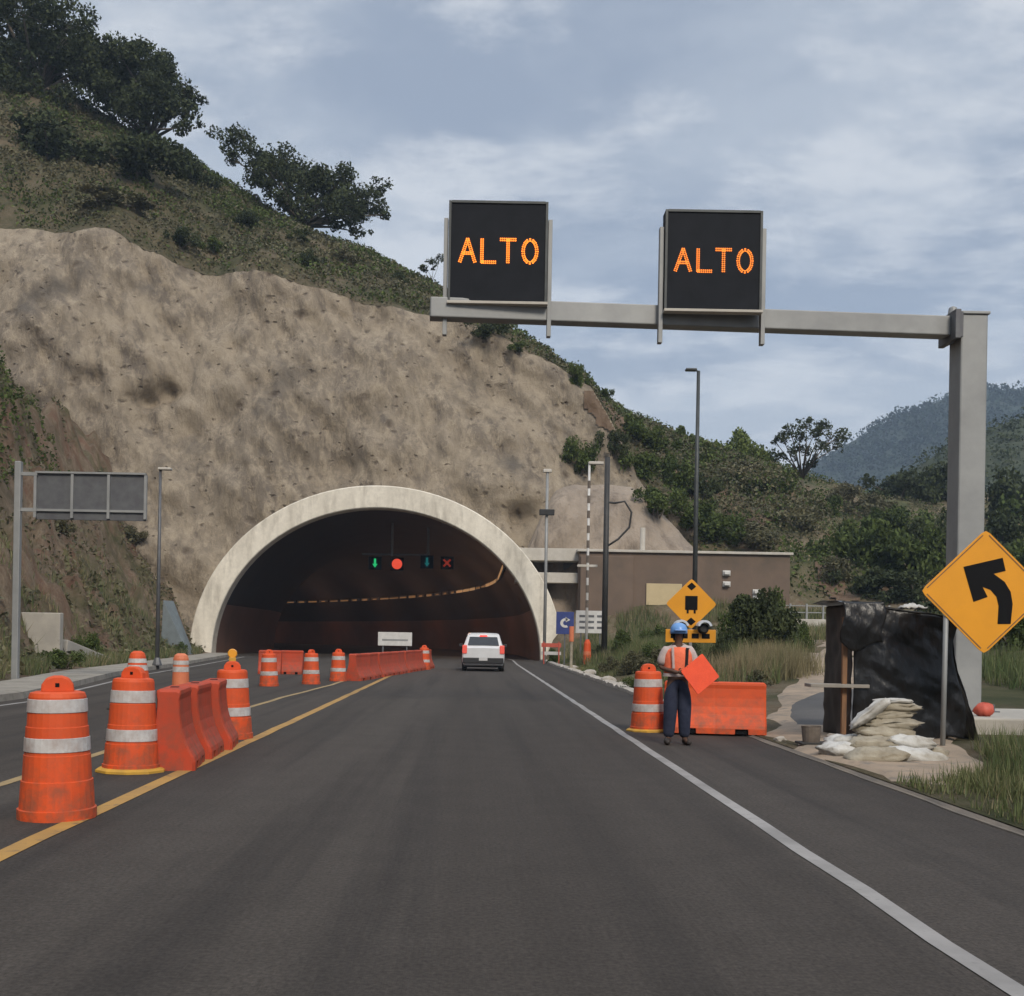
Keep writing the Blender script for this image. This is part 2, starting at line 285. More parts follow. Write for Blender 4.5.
# ------------------------------------------------------------------ mesh helpers
class MB:
    def __init__(s): s.v = []; s.f = []; s.m = []
    def add(s, vs, fs, mi=0):
        o = len(s.v); s.v += [tuple(x) for x in vs]; s.f += [tuple(i + o for i in f) for f in fs]; s.m += [mi] * len(fs); return s
    def box(s, c, d, rot=None, mi=0):
        hx, hy, hz_ = d[0] / 2, d[1] / 2, d[2] / 2
        vs = [Vector((x, y, z)) for z in (-hz_, hz_) for y in (-hy, hy) for x in (-hx, hx)]
        if rot is not None: vs = [rot @ v for v in vs]
        vs = [v + Vector(c) for v in vs]
        return s.add(vs, [(0, 2, 3, 1), (4, 5, 7, 6), (0, 1, 5, 4), (2, 6, 7, 3), (0, 4, 6, 2), (1, 3, 7, 5)], mi)
    def beam(s, a, b, w, h, mi=0):
        a, b = Vector(a), Vector(b); d = b - a
        q = d.to_track_quat('X', 'Z').to_matrix()
        return s.box((a + b) / 2, (d.length, w, h), q, mi)
    def tube(s, pts, rad, n=8, mi=0, cap=True):
        pts = [Vector(p) for p in pts]; k = len(pts)
        if not hasattr(rad, '__len__'): rad = [rad] * k
        vs = []; up = None
        for i, p in enumerate(pts):
            d = (pts[min(i + 1, k - 1)] - pts[max(i - 1, 0)]).normalized()
            if up is None: up = Vector((1, 0, 0)) if abs(d.x) < 0.8 else Vector((0, 1, 0))
            x = d.cross(up).normalized(); up = x.cross(d).normalized()
            for j in range(n):
                a = 2 * PI * j / n; vs.append(p + (x * math.cos(a) + up * math.sin(a)) * rad[i])
        fs = [(i * n + j, i * n + (j + 1) % n, (i + 1) * n + (j + 1) % n, (i + 1) * n + j) for i in range(k - 1) for j in range(n)]
        if cap: fs += [tuple(range(n - 1, -1, -1)), tuple(range((k - 1) * n, k * n))]
        return s.add(vs, fs, mi)
    def lathe(s, prof, n=24, c=(0, 0, 0), mi=0, cap=True):
        vs = [(c[0] + r * math.cos(2 * PI * j / n), c[1] + r * math.sin(2 * PI * j / n), c[2] + z) for r, z in prof for j in range(n)]
        k = len(prof)
        fs = [(i * n + j, i * n + (j + 1) % n, (i + 1) * n + (j + 1) % n, (i + 1) * n + j) for i in range(k - 1) for j in range(n)]
        if cap: fs += [tuple(range(n - 1, -1, -1)), tuple(range((k - 1) * n, k * n))]
        return s.add(vs, fs, mi)
    def prism(s, poly, y0, y1, mi=0, mtx=None):
        """polygon in (x,z) extruded along y"""
        n = len(poly); vs = [Vector((x, y0, z)) for x, z in poly] + [Vector((x, y1, z)) for x, z in poly]
        if mtx is not None: vs = [mtx @ v for v in vs]
        fs = [(i, (i + 1) % n, n + (i + 1) % n, n + i) for i in range(n)] + [tuple(range(n - 1, -1, -1)), tuple(range(n, 2 * n))]
        return s.add(vs, fs, mi)
    def grid(s, rows, mi=0, closed=False):
        nr, nc = len(rows), len(rows[0]); vs = [p for r in rows for p in r]
        fs = [(i * nc + j, i * nc + (j + 1) % nc, (i + 1) * nc + (j + 1) % nc, (i + 1) * nc + j) for i in range(nr - 1) for j in range(nc if closed else nc - 1)]
        return s.add(vs, fs, mi)
    def build(s, name, m, parent=None, smooth=False, bevel=0, fix=True, loc=None):
        me = bpy.data.meshes.new(name); me.from_pydata(s.v, [], s.f)
        for x in (m if isinstance(m, (list, tuple)) else [m]): me.materials.append(M[x])
        if any(s.m): me.polygons.foreach_set('material_index', s.m)
        if fix:
            bm = bmesh.new(); bm.from_mesh(me); bmesh.ops.recalc_face_normals(bm, faces=bm.faces); bm.to_mesh(me); bm.free()
        if smooth: me.polygons.foreach_set('use_smooth', [True] * len(me.polygons))
        me.update()
        o = bpy.data.objects.new(name, me); C.objects.link(o)
        if parent: o.parent = parent
        if loc is not None: o.location = loc
        if bevel:
            b = o.modifiers.new('bevel', 'BEVEL'); b.width = bevel; b.segments = 2; b.limit_method = 'ANGLE'
        return o
def tag(o, label, cat, group=None):
    o['label'] = label; o['category'] = cat
    if group: o['group'] = group
    return o
def kind(o, k='structure'): o['kind'] = k; return o
def empty(name, loc, label, cat, group=None, rz=0, rot=None):
    o = bpy.data.objects.new(name, None); C.objects.link(o); o.location = loc; o.rotation_euler = rot or (0, 0, rz)
    o.empty_display_size = 0.3
    return tag(o, label, cat, group)
def kids(o): return [c for c in KID.get(o.name, [])]
def copy_tree(o, loc, label, rz=None, scale=None, group=None):
    c = o.copy(); C.objects.link(c); c.location = loc; c['label'] = label
    if group: c['group'] = group
    if rz is not None: c.rotation_euler = (0, 0, rz)
    if scale is not None: c.scale = scale if hasattr(scale, '__len__') else (scale,) * 3
    def rec(a, b):
        for ch in [x for x in bpy.data.objects if x.parent == a]:
            d = ch.copy(); C.objects.link(d); d.parent = b; rec(ch, d)
    rec(o, c); return c
def fbm(x, y, z, o=5): return noise.fractal(Vector((x, y, z)), 0.9, 2.1, o)
def leaf_quads(centres, radii, n, size, rng, shell=0.35):
    """n leaf-sized faces spread through a set of blobs"""
    centres = np.array(centres, float); radii = np.array(radii, float)
    if radii.ndim == 1: radii = np.repeat(radii[:, None], 3, 1)
    w = radii.prod(1) ** (2 / 3); w /= w.sum()
    idx = rng.choice(len(centres), n, p=w)
    d = rng.normal(size=(n, 3)); d /= np.linalg.norm(d, axis=1)[:, None]
    r = shell + (1 - shell) * rng.random(n) ** 0.6
    lump = 1 + 0.22 * np.sin(d[:, 0] * 5 + idx) * np.cos(d[:, 2] * 6 + idx * 2)
    c = centres[idx] + d * (r * lump)[:, None] * radii[idx]
    a = rng.normal(size=(n, 3)); a /= np.linalg.norm(a, axis=1)[:, None]
    b = np.cross(a, rng.normal(size=(n, 3))); b /= np.linalg.norm(b, axis=1)[:, None]
    s = size * rng.uniform(0.55, 1.4, n)[:, None]
    a *= s; b *= s * 0.6
    v = np.empty((n, 4, 3)); v[:, 0] = c - a; v[:, 1] = c - b; v[:, 2] = c + a; v[:, 3] = c + b
    return v.reshape(-1, 3)
def quad_obj(name, v, m, parent=None, per=4):
    n = len(v) // per
    me = bpy.data.meshes.new(name); me.vertices.add(len(v)); me.vertices.foreach_set('co', v.astype(np.float32).ravel())
    me.loops.add(n * per); me.loops.foreach_set('vertex_index', np.arange(n * per, dtype=np.int32))
    me.polygons.add(n); me.polygons.foreach_set('loop_start', np.arange(0, n * per, per, dtype=np.int32))
    me.materials.append(M[m]); me.update(calc_edges=True)
    o = bpy.data.objects.new(name, me); C.objects.link(o)
    if parent: o.parent = parent
    return o
def tree(base, clumps, name, label, trunk_r=0.3, leaf=0.22, n=5000, m='leaf_dark', group=None, seed=1, fork=0.35, cat='tree', shell=0.3):
    """clumps: list of (world Vector, radius); branches run from the trunk to every clump"""
    rng = np.random.default_rng(seed); rd = random.Random(seed)
    t = empty(name, base, label, cat, group)
    cl = [(Vector(c) - Vector(base), r) for c, r in clumps]
    mid = sum((c for c, r in cl), Vector()) / len(cl)
    fk = Vector((mid.x * 0.25, mid.y * 0.3, mid.z * fork))
    b = MB()
    b.tube([(0, 0, -0.8), (0, 0, 0), fk * 0.5 + Vector((rd.uniform(-.1, .1) * fk.z, 0, 0)), fk], [trunk_r * 1.25, trunk_r * 1.1, trunk_r * 0.85, trunk_r * 0.7], 8)
    for c, r in cl:
        m1 = fk.lerp(c, 0.5) + Vector((rd.uniform(-1, 1), rd.uniform(-1, 1), rd.uniform(-0.3, 1))) * 0.12 * (c - fk).length
        b.tube([fk * 0.95, m1, c], [trunk_r * 0.42, trunk_r * 0.22, trunk_r * 0.08], 5)
        for q in range(4):
            d = Vector((rd.gauss(0, 1), rd.gauss(0, 1), rd.gauss(0.2, 0.8))).normalized() * r * 0.9
            b.tube([m1.lerp(c, 0.7), c + d], [trunk_r * 0.08, trunk_r * 0.03], 4)
    b.build('trunk', 'bark', t, smooth=True)
    sub = []
    for c, r in cl:
        sub.append((c, (r * .95, r * .95, r * .8)))
        for q in range(5):
            d = Vector((rd.gauss(0, 1), rd.gauss(0, 1), rd.gauss(0, 0.7))) * r * 0.62
            sub.append((c + d, (r * rd.uniform(.28, .72), r * rd.uniform(.28, .72), r * rd.uniform(.2, .5))))
    n = int(n * 1.8); leaf *= 0.72
    v = leaf_quads([tuple(c) for c, r in sub], [r for c, r in sub], n, leaf, rng, shell)
    quad_obj('crown', v, m, t)
    return t
# ================================================================== SETTING
def hnoise(x, y, s, o=4, z=0.0): return noise.fractal(Vector((x / s, y / s, z)), 1.0, 2.0, o)
def interp(x, pts): return float(np.interp(x, [p[0] for p in pts], [p[1] for p in pts]))
def sstep(a, b, x):
    t = min(1, max(0, (x - a) / (b - a))); return t * t * (3 - 2 * t)
g = MB(); g.add([(-1500, -1500, -0.12), (1500, -1500, -0.12), (1500, 1500, -0.12), (-1500, 1500, -0.12)], [(0, 1, 2, 3)])
kind(g.build('ground', 'soil'))
KERB = [(-60, -9.4), (24, -9.4), (30, -10.3), (37, -11.5), (50, -12.7), (70, -14.9), (90, -16.6)]     # (Y, X)
def kx(y): return interp(y, KERB)
TX, TI, TIH, TO, TOH, TY = -6.35, 10.6, 9.65, 12.05, 11.1, 74.0      # tunnel: centre x, inner/outer half width and height, portal plane
RB = 118.0
def tcen(s):                                                       # centre line of the bore, s metres from the portal
    if s < 14: return Vector((TX, TY + s, 0)), Vector((1, 0, 0))
    a = (s - 14) / RB
    return Vector((TX - RB * (1 - math.cos(a)), TY + 14 + RB * math.sin(a), 0)), Vector((math.cos(a), math.sin(a), 0))
mb = MB(); rows = []
for y in [-60 + 3 * i for i in range(46)]:
    if y > TY: break
    rows.append([(kx(y) + (4.25 - kx(y)) * j / 6, y, 0) for j in range(7)])
rows.append([(kx(TY) + (4.25 - kx(TY)) * j / 6, TY, 0) for j in range(7)])
mb.grid(rows)
kind(mb.build('road', 'asphalt', fix=False))
mb = MB(); rows = []
for i in range(56):
    c, r = tcen(i * 3 + 0.0); rows.append([tuple(c + r * (-10.1 + 20.2 * j / 4) + Vector((0, 0, 0.002))) for j in range(5)])
mb.grid(rows); kind(mb.build('tunnel_road', 'asphalt', fix=False))
def marking(name, m, pts, w, z=0.005):
    mb = MB(); rows = []
    fine_ = []
    for (x0, y0), (x1, y1) in zip(pts[:-1], pts[1:]):
        k = max(1, int(abs(y1 - y0) / 1.2))
        fine_ += [(x0 + (x1 - x0) * i / k, y0 + (y1 - y0) * i / k) for i in range(k)]
    fine_.append(pts[-1])
    for x, y in fine_:
        jit = 0.008 * math.sin(y * 3.1) + 0.006 * math.sin(y * 7.7)
        rows.append([(x - w / 2 + jit, y, z), (x + w / 2 + jit, y, z)])
    mb.grid(rows); kind(mb.build(name, m, fix=False))
marking('edge_line', 'line_white', [(2.30, -40), (2.30, 62), (2.45, 74), (1.9, 84), (0.8, 94)], 0.12)
marking('centre_line', 'line_yellow', [(-3.02, -40), (-3.0, 20), (-3.05, 45), (-3.2, 74)], 0.15)
marking('inner_line', 'line_yellow_old', [(-4.36, -40), (-4.40, 18), (-4.35, 26), (-4.1, 33), (-4.1, 50), (-4.3, 74)], 0.12)
marking('left_edge_line', 'line_white', [(-8.9, -40), (-8.9, 23), (-10.9, 37), (-12.0, 50), (-14.0, 70)], 0.12)
mat('gravel', (0.330, 0.250, 0.178), (0.220, 0.175, 0.130), 1.2, 0.95, bump=0.6, bscale=25, col3=(0.12, 0.11, 0.095), scale3=3, lo3=0.55, hi3=0.7)
# pavement and kerb on the left
mb = MB(); rows = []
for y in [-40 + 2 * i for i in range(58)]:
    x = kx(y); rows.append([(x, y, -0.02), (x - 0.02, y, 0.14), (x - 0.17, y, 0.15), (x - 1.65, y, 0.155), (x - 1.7, y, -0.1)])
mb.grid(rows); kind(mb.build('pavement', 'pavement', fix=False))
# kerb on the right, broken and lumpy further off
mb = MB(); rows = []
y = -30
while y < 73.5:
    a = 0.012 if y < 24 else 0.035 + 0.12 * sstep(24, 36, y) * (0.55 + 0.6 * hnoise(y * 3, 0, 2.0))
    wv = 0.03 * hnoise(y, 9, 1.3)
    w_ = 0.02 if y < 24 else 0.32
    rows.append([(4.17 + wv, y, -0.03), (4.18 + wv, y, a), (4.18 + w_ * 0.5 + wv, y, a * 1.15), (4.2 + w_ + wv, y, a * 0.9), (4.24 + w_, y, 0.03)]); y += 0.35
mb.grid([r for r in rows if r[0][1] > 23]); kind(mb.build('kerb', 'stone_pale', fix=False))
mb = MB(); mb.grid([r for r in rows if r[0][1] < 23.8]); kind(mb.build('road_edge', 'edge_dust', fix=False))
# ---- terrain right of the road: thin plate spline through surveyed heights
ctl = []
for y in (-30, -15, 0, 10, 20, 30, 40, 50, 60, 70): ctl.append((4.4, y, 0.03))
for y in (-30, -10, 5, 12): ctl += [(9, y, 0.08), (20, y, 0.4), (45, y, 1.6)]
ctl += [(7, 17, 0.06), (9.5, 17, 0.04), (10, 20, 0.05), (12, 21, 0.1), (8, 24, 0.12), (12, 26, 0.3), (7, 30, 0.2), (9, 34, 0.4), (20, 22, 0.5), (45, 25, 2.6)]
for px, py, D in [(660, 655, 45), (700, 658, 38), (740, 672, 34), (820, 655, 42), (900, 650, 38), (960, 640, 40), (610, 660, 52), (590, 652, 62), (640, 648, 66),
                  (720, 648, 66), (800, 640, 62), (850, 628, 66), (812, 600, 76), (840, 575, 84), (800, 553, 80), (600, 552, 80), (700, 552, 80), (650, 530, 85), (740, 525, 88),
                  (640, 424, 113), (700, 450, 113), (740, 462, 116), (780, 468, 120), (830, 488, 128), (870, 498, 140), (760, 500, 100), (700, 490, 95), (820, 530, 100),
                  (880, 560, 84), (920, 570, 80), (1000, 590, 75), (900, 520, 115), (1000, 540, 105), (1080, 560, 95), (1000, 620, 55), (1100, 600, 55), (900, 500, 150), (1000, 505, 150)]:
    p = W(px, py, D); ctl.append((p.x, p.y, p.z))
ctl += [(20, 170, 12), (60, 190, 14), (110, 180, 20), (100, 110, 18), (100, 60, 12), (5, 170, 30)]
P = np.array(ctl); n_ = len(P)
def tpsk(r2): return np.where(r2 > 1e-9, 0.5 * r2 * np.log(r2 + 1e-12), 0)
d2 = ((P[:, None, :2] - P[None, :, :2]) ** 2).sum(-1)
A = np.zeros((n_ + 3, n_ + 3)); A[:n_, :n_] = tpsk(d2) + np.eye(n_) * 3.0; A[:n_, n_] = 1; A[:n_, n_ + 1:] = P[:, :2]; A[n_:, :n_] = A[:n_, n_:].T
wts = np.linalg.solve(A, np.concatenate([P[:, 2], [0, 0, 0]]))
def zr(x, y):
    r2 = (P[:, 0] - x) ** 2 + (P[:, 1] - y) ** 2
    z = float(tpsk(r2) @ wts[:n_] + wts[n_] + wts[n_ + 1] * x + wts[n_ + 2] * y)
    near = sstep(4.3, 7.5, x) if y < 60 else sstep(4.3, 5.5, x)
    z = 0.02 + (max(z, 0.05) - 0.02) * near
    amp = 0.05 + 0.5 * sstep(60, 95, y) + 0.15 * sstep(25, 50, y)
    return z + amp * hnoise(x, y, 3.0 if y < 60 else 5.0) * near
ys = list(np.arange(-30, 60, 0.75)) + list(np.arange(60, 130, 0.9)) + list(np.arange(130, 215, 4))
xs = [4.32, 4.6] + list(np.arange(5, 30, 0.7)) + list(np.arange(30, 125, 2.0))
mb = MB(); mb.grid([[(x, y, zr(x, y)) for x in xs] for y in ys])
# the block building, the portal and the cut stand where the bank is open
keep = [(f) for f in mb.f if not (max(mb.v[i][0] for i in f) < 19.0 and min(mb.v[i][1] for i in f) > 74.2 and max(mb.v[i][1] for i in f) < 78.5) and not (max(mb.v[i][0] for i in f) < 6.4 and min(mb.v[i][1] for i in f) > 73)]
mb.f = keep; mb.m = [0] * len(keep)
kind(mb.build('bank_terrain', 'bank', smooth=True, fix=False))
# worn gravel at the mouth of the side track, and the side track
def drape(name, m, poly_rows, dz):
    mb = MB(); nr_, nc_ = len(poly_rows), len(poly_rows[0]); mb.grid([[(x + 0.12 * hnoise(x, y, 0.7) * (j in (0, nc_ - 1)), y + 0.1 * hnoise(y, x, 0.6) * (i in (0, nr_ - 1)), zr(x, y) + (dz if 0 < j < nc_ - 1 and 0 < i < nr_ - 1 else -0.03)) for j, (x, y) in enumerate(r)] for i, r in enumerate(poly_rows)]); kind(mb.build(name, m, smooth=True, fix=False))
def lerp2(a, b, t): return (a[0] + (b[0] - a[0]) * t, a[1] + (b[1] - a[1]) * t)
L_ = [(4.3, 11.6), (4.32, 15.4), (4.45, 17.6), (5.2, 20.5), (6.2, 24.5), (8.6, 32), (11.5, 40), (14.5, 48), (20, 54)]
R_ = [(4.9, 11.4), (6.2, 13.6), (6.9, 16.2), (8.3, 19), (9.6, 22), (11.6, 28), (14.0, 35), (17.5, 41), (22, 46)]
def dense(a, k=4): return [lerp2(a[i], a[i + 1], j / k) for i in range(len(a) - 1) for j in range(k)] + [a[-1]]
drape('gravel_track', 'gravel', [[lerp2((l[0] + 0.15 * math.sin(i * 1.3), l[1]), r, j / 10) for j in range(11)] for i, (l, r) in enumerate(zip(dense(L_), dense(R_)))], 0.035)
L2 = [(5.3, 19.2), (5.75, 21.5), (6.6, 24.5), (8.0, 27.5), (10.5, 30)]
R2 = [(6.9, 18.7), (7.6, 20.8), (8.6, 23.4), (9.8, 26.2), (12, 28.4)]
drape('side_road', 'asphalt_side', [[lerp2(l, r, j / 8) for j in range(9)] for l, r in zip(dense(L2), dense(R2))], 0.075)
# ---- left spur
def zl(x, y):
    e = kx(y) - 1.7; d = max(0, e - x)
    d2_ = max(0.0, d - 0.8 - 0.6 * hnoise(y, 3, 6))
    z = 0.13 + 0.12 * d + 1.15 * d2_ * sstep(0, 2.5, d2_ + 0.6) + 0.9 * max(0, d2_ - 4.5)
    cap = 16.5 + 0.05 * (50 - y) + 1.5 * hnoise(x, y, 12)
    if z > cap - 2: z = cap - 2 + 2 * (1 - math.exp(-(z - cap + 2) / 2))
    z += (max(0, d - 14)) * 0.1
    am = sstep(0.6, 3.0, d)
    rock = abs(noise.noise(Vector((x / 2.2 + y / 5, y / 4.0 - z / 3, z / 3.0)))) * 2.8 + 0.7 * abs(noise.noise(Vector((x + z * .6, y * .5 - z, 3.0)))) + 0.5 * hnoise(x + z, y, 1.4)
    return z + am * (rock * 0.95 - 0.6 + 0.7 * hnoise(x, y, 6))
mb = MB(); rows = []
for y in np.arange(-30, 86, 0.6):
    e = kx(y) - 1.66
    rows.append([(e - d, y, zl(e - d, y)) for d in [0, 0.25, 0.5, 0.8] + list(np.arange(1.1, 13, 0.35)) + list(np.arange(13, 46, 1.5))])
mb.grid(rows); kind(mb.build('left_slope', 'spur', smooth=True, fix=False))
# ---- cut rock face with the hill above it
def line_at(pts, D):
    return [(W(a, b, D).x, W(a, b, D).z) for a, b in pts]
BR = line_at([(-60, 205), (15, 213), (60, 222), (100, 219), (140, 241), (200, 260), (250, 267), (290, 277), (350, 292), (400, 304), (450, 318), (500, 337), (550, 362), (590, 386), (608, 420), (622, 452), (640, 490), (700, 530)], 85)
TP = line_at([(-60, 10), (15, 62), (60, 92), (120, 128), (180, 154), (230, 188), (260, 206), (330, 244), (380, 264), (430, 293), (480, 325), (520, 354), (560, 380), (600, 400), (640, 424), (700, 450), (780, 470)], 114)
def zb(x): return max(6.0, interp(x, BR))
def zt(x): return interp(x, TP)
FY = 77.5
HOL = [(W(a, b_, 84).x, W(a, b_, 84).z, r_, d_) for a, b_, r_, d_ in ((165, 393, 1.3, 1.6), (145, 402, .8, 1.2), (345, 470, 1.6, 1.0), (520, 520, 1.4, 1.2), (95, 380, 1.0, .7), (470, 420, 1.2, .7))]
def rock_pt(x, t):
    h = zb(x); z = -1 + (h + 1) * t
    y = FY + 0.27 * z + 0.9 * math.sin(t * 2.6) + (1.6 * (t ** 6))
    am = 1.0
    y -= 1.6 * hnoise(x, z, 9.0, 3) + 0.75 * abs(hnoise(x + z * 0.35, z * 0.35, 3.0, 4, 4.0)) + 0.34 * hnoise(x + z * .25, z * .4, 1.1, 4, 8.0) + 0.22 * abs(noise.noise(Vector((x * 1.6 + z * .5, z * .2, 1.0))))
    z += 0.28 * hnoise(x, t * 6, 4, 3, 2.0) * t
    y -= 0.40 * noise.noise(Vector(((z + 0.75 * x) / 1.7, (x - 0.8 * z) / 8, 5.0))) + 0.16 * abs(noise.noise(Vector(((z + 0.7 * x) / 0.6, (x - 0.8 * z) / 3, 9.0))))
    for hx_, hz_, hr, hd in HOL: y += hd * math.exp(-(((x - hx_) / hr) ** 2 + ((z - hz_) / (hr * .6)) ** 2))
    return Vector((x, y, z))
TUBE = lambda x, z: ((x - TX) / ((TI + TO) / 2)) ** 2 + (z / ((TIH + TOH) / 2)) ** 2
mb = MB(); X_ = np.arange(-62, 18.2, 0.30); T_ = np.linspace(0, 1, 110)
mb.grid([[tuple(rock_pt(x, t)) for x in X_] for t in T_])
mb.f = [f for f in mb.f if TUBE(mb.v[f[0]][0], mb.v[f[0]][2]) > 1.0 or mb.v[f[0]][2] > TIH + 1]; mb.m = [0] * len(mb.f)
kind(mb.build('rock_face', 'rock', smooth=True, fix=False))
def hill_pt(x, s):
    """s 0..1 from the brink to the crest, 1..1.6 down the far side"""
    b = rock_pt(x, 1.0)
    yt = max(b.y + 18, 113 + 1.5 * hnoise(x, 0, 15))
    if s <= 1:
        y = b.y + (yt - b.y) * s; z = b.z + (zt(x) - b.z) * (1.0 * s + 0.10 * math.sin(PI * s))
    else:
        y = yt + (s - 1) * 70; z = zt(x) - (s - 1) * 14
    z += (0.8 * hnoise(x, y, 7) + 0.3 * hnoise(x, y, 2)) * sstep(0, 0.1, s)
    return Vector((x, y, z))
mb = MB(); X_ = np.arange(-62, 17.4, 0.6)
mb.grid([[tuple(hill_pt(x, s)) for x in X_] for s in [-0.0] + list(np.linspace(0.01, 1, 60)) + [1.1, 1.3, 1.6, 2.2]])
kind(mb.build('hillside', 'hill', smooth=True, fix=False))
# ---- hills further off
def ridge(name, m, pts, D, base_y, base_z, xpad, step, amp, seed, back):
    L = sorted(line_at(pts, D)); mb = MB(); rows = []
    xs_ = np.arange(L[0][0] - xpad, L[-1][0] + xpad, step)
    for k in range(41):
        s = k / 28
        row = []
        for x in xs_:
            H = interp(x, L)
            if x < L[0][0]: H *= max(0.0, 1 - (L[0][0] - x) / xpad) ** 1.2
            if s <= 1: y = base_y + (D - base_y) * s; z = base_z + (H - base_z) * (s ** 0.85)
            else: y = D + (s - 1) * back; z = H - (H * 0.7) * (s - 1) * 1.2
            fold = hnoise(x, y, amp * 14, 5, seed)
            z += amp * 1.5 * fold * (0.18 + 0.82 * math.sin(PI * min(1, s)))  * (1 if s < 1 else 0.5) + amp * 0.22 * hnoise(x, y, amp * 1.1, 3, seed + 5)
            row.append((x, y, z))
        rows.append(row)
    mb.grid(rows); return kind(mb.build(name, m, smooth=True, fix=False))
ridge('mountain', 'mountain', [(760, 505), (800, 478), (830, 455), (850, 444), (880, 428), (905, 412), (930, 405), (950, 396), (985, 388), (1024, 388), (1100, 372), (1300, 350), (1700, 380)], 950, 600, 20, 60, 5, 17, 3, 300)
midhill = ridge('wooded_hill', 'mid_hill', [(850, 515), (880, 497), (905, 478), (930, 458), (960, 440), (1000, 424), (1050, 410), (1150, 390), (1400, 380)], 260, 150, 8, 25, 2.5, 4, 11, 80)
# ---- tunnel portal (collar and lining)
tp = empty('tunnel_portal', (TX, TY, 0), 'broad arched tunnel mouth with pale concrete collar cut into the rock face', 'tunnel')
def ell(a, b, k, n=64): t = PI * (k / n) * 1.10 - PI * 0.05; return (a * math.cos(t), b * math.sin(t))
mb = MB(); rows = []
for y, a, b in [(5.5, TO, TOH), (0.06, TO, TOH), (0, TO - 0.06, TOH - 0.06), (0, TI + 0.06, TIH + 0.06), (0.06, TI, TIH), (1.3, TI, TIH)]:
    rows.append([(ell(a, b, k)[0], y, ell(a, b, k)[1]) for k in range(65)])
mb.grid(rows); mb.build('collar', 'portal', tp, smooth=False, fix=False)
mb = MB(); rows = []
for i in range(48):
    s = 1.2 + i * 3.2; c, r = tcen(s); c = c - Vector((TX, TY, 0)); row = []
    for k in range(49):
        x, z = ell(TI + 0.05, TIH + 0.05, k, 48); row.append(tuple(c + r * x + Vector((0, 0, z))))
    rows.append(row)
nc = 48
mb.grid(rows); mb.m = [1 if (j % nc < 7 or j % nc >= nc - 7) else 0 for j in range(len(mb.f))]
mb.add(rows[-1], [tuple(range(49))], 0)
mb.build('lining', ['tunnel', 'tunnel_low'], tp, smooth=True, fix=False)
# lamps along the right-hand wall of the bore
for i in range(48):
    s = 2.4 + i * 3.0; c, r = tcen(s); z0 = 6.05; xo = (TI) * math.sqrt(1 - (z0 / TIH) ** 2) - 0.18
    p = c + r * xo + Vector((0, 0, z0))
    if i == 0:
        L0 = empty('tunnel_lamp', p, 'amber lamp of the dim row curving along the right tunnel wall', 'lamp', 'lamps along the right tunnel wall')
        m_ = MB(); m_.box((0.07, 0, 0.05), (0.12, 2.7, 0.36)); m_.build('housing', 'galv_dark', L0, bevel=0.02)
        m_ = MB(); m_.box((-0.01, 0, 0.0), (0.05, 2.8, 0.24)); m_.build('diffuser', 'tunnel_lamp_near', L0)
        lo = L0
    else:
        lo = copy_tree(L0, p, L0['label'])
        if i in (5, 9, 10) or i > 13:
            for ch in [c_ for c_ in bpy.data.objects if c_.parent == lo and c_.name.startswith('diffuser')]:
                ch.data = ch.data.copy(); ch.data.materials[0] = M['tunnel_lamp']; ch.scale = (1, random.uniform(0.3, 1.1), random.uniform(0.4, 1.1))
    lo.rotation_euler = (0, 0, math.atan2(r.y, r.x))
    if i in (3, 8, 13, 18, 23, 28, 34, 40):
        pl_ = bpy.data.lights.new('lamp_glow', 'POINT'); pl_.energy = 95; pl_.color = (1, 0.50, 0.26); pl_.shadow_soft_size = 0.5
        po_ = bpy.data.objects.new('lamp_glow', pl_); C.objects.link(po_); po_.parent = lo; po_.location = (-2.8, 0, -2.0)
# lane signals hanging from the roof
def roofz(x): return TIH * math.sqrt(max(0, 1 - ((x - TX) / TI) ** 2))
sigD = 84.0
def sig(px, py, kind_, m, label):
    p = W(px, py, sigD); t = empty('lane_signal', p, label, 'traffic signal', 'lane signals under the tunnel roof')
    b = MB(); b.box((0, 0.1, 0), (0.95, 0.2, 0.95)); b.build('housing', 'sign_black', t, bevel=0.02)
    b = MB()
    if kind_ == 'arrow':
        b.prism([(-.08, .32), (.08, .32), (.08, -.06), (.20, -.06), (0, -.34), (-.20, -.06), (-.08, -.06)], -0.03, -0.01)
    elif kind_ == 'disc':
        b.lathe([(0.38, 0), (0.38, 0.02)], 24); b.v = [(x, -0.03 + z, y) for x, y, z in b.v]
        b.f = b.f
    else:
        for s_ in (1, -1): b.box((0, -0.02, 0), (0.72, 0.02, 0.14), Matrix.Rotation(R(45) * s_, 3, 'Y'))
    b.build('lit_symbol', m, t)
    return p
pa = sig(375, 563, 'arrow', 'led_green', 'lit green down arrow signal, leftmost under the tunnel roof')
pb = sig(397, 564, 'disc', 'led_red', 'brightest round red lane signal under the tunnel roof')
pc = sig(427, 562, 'arrow', 'led_green_dim', 'dim green arrow signal right of the bright red one in the tunnel')
pd = sig(447, 563, 'cross', 'led_red_dim', 'dim red cross signal, rightmost under the tunnel roof')
hg = empty('signal_hanger', W(392, 556, sigD), 'grey crossbar on two hanger poles under the tunnel roof', 'bracket')
o_ = Vector(hg.location)
b = MB(); b.beam(W(362, 554, sigD) - o_ + Vector((0, .1, 0)), W(428, 555, sigD) - o_ + Vector((0, .1, 0)), 0.12, 0.12); b.build('crossbar', 'galv_dark', hg)
for px in (392, 428):
    q = W(px, 556, sigD); b = MB(); b.tube([q - o_ + Vector((0, .1, 0)), Vector((q.x - o_.x, .1, roofz(q.x) + 0.1 - o_.z))], 0.09, 8); b.build('hanger_pole', 'galv', hg)
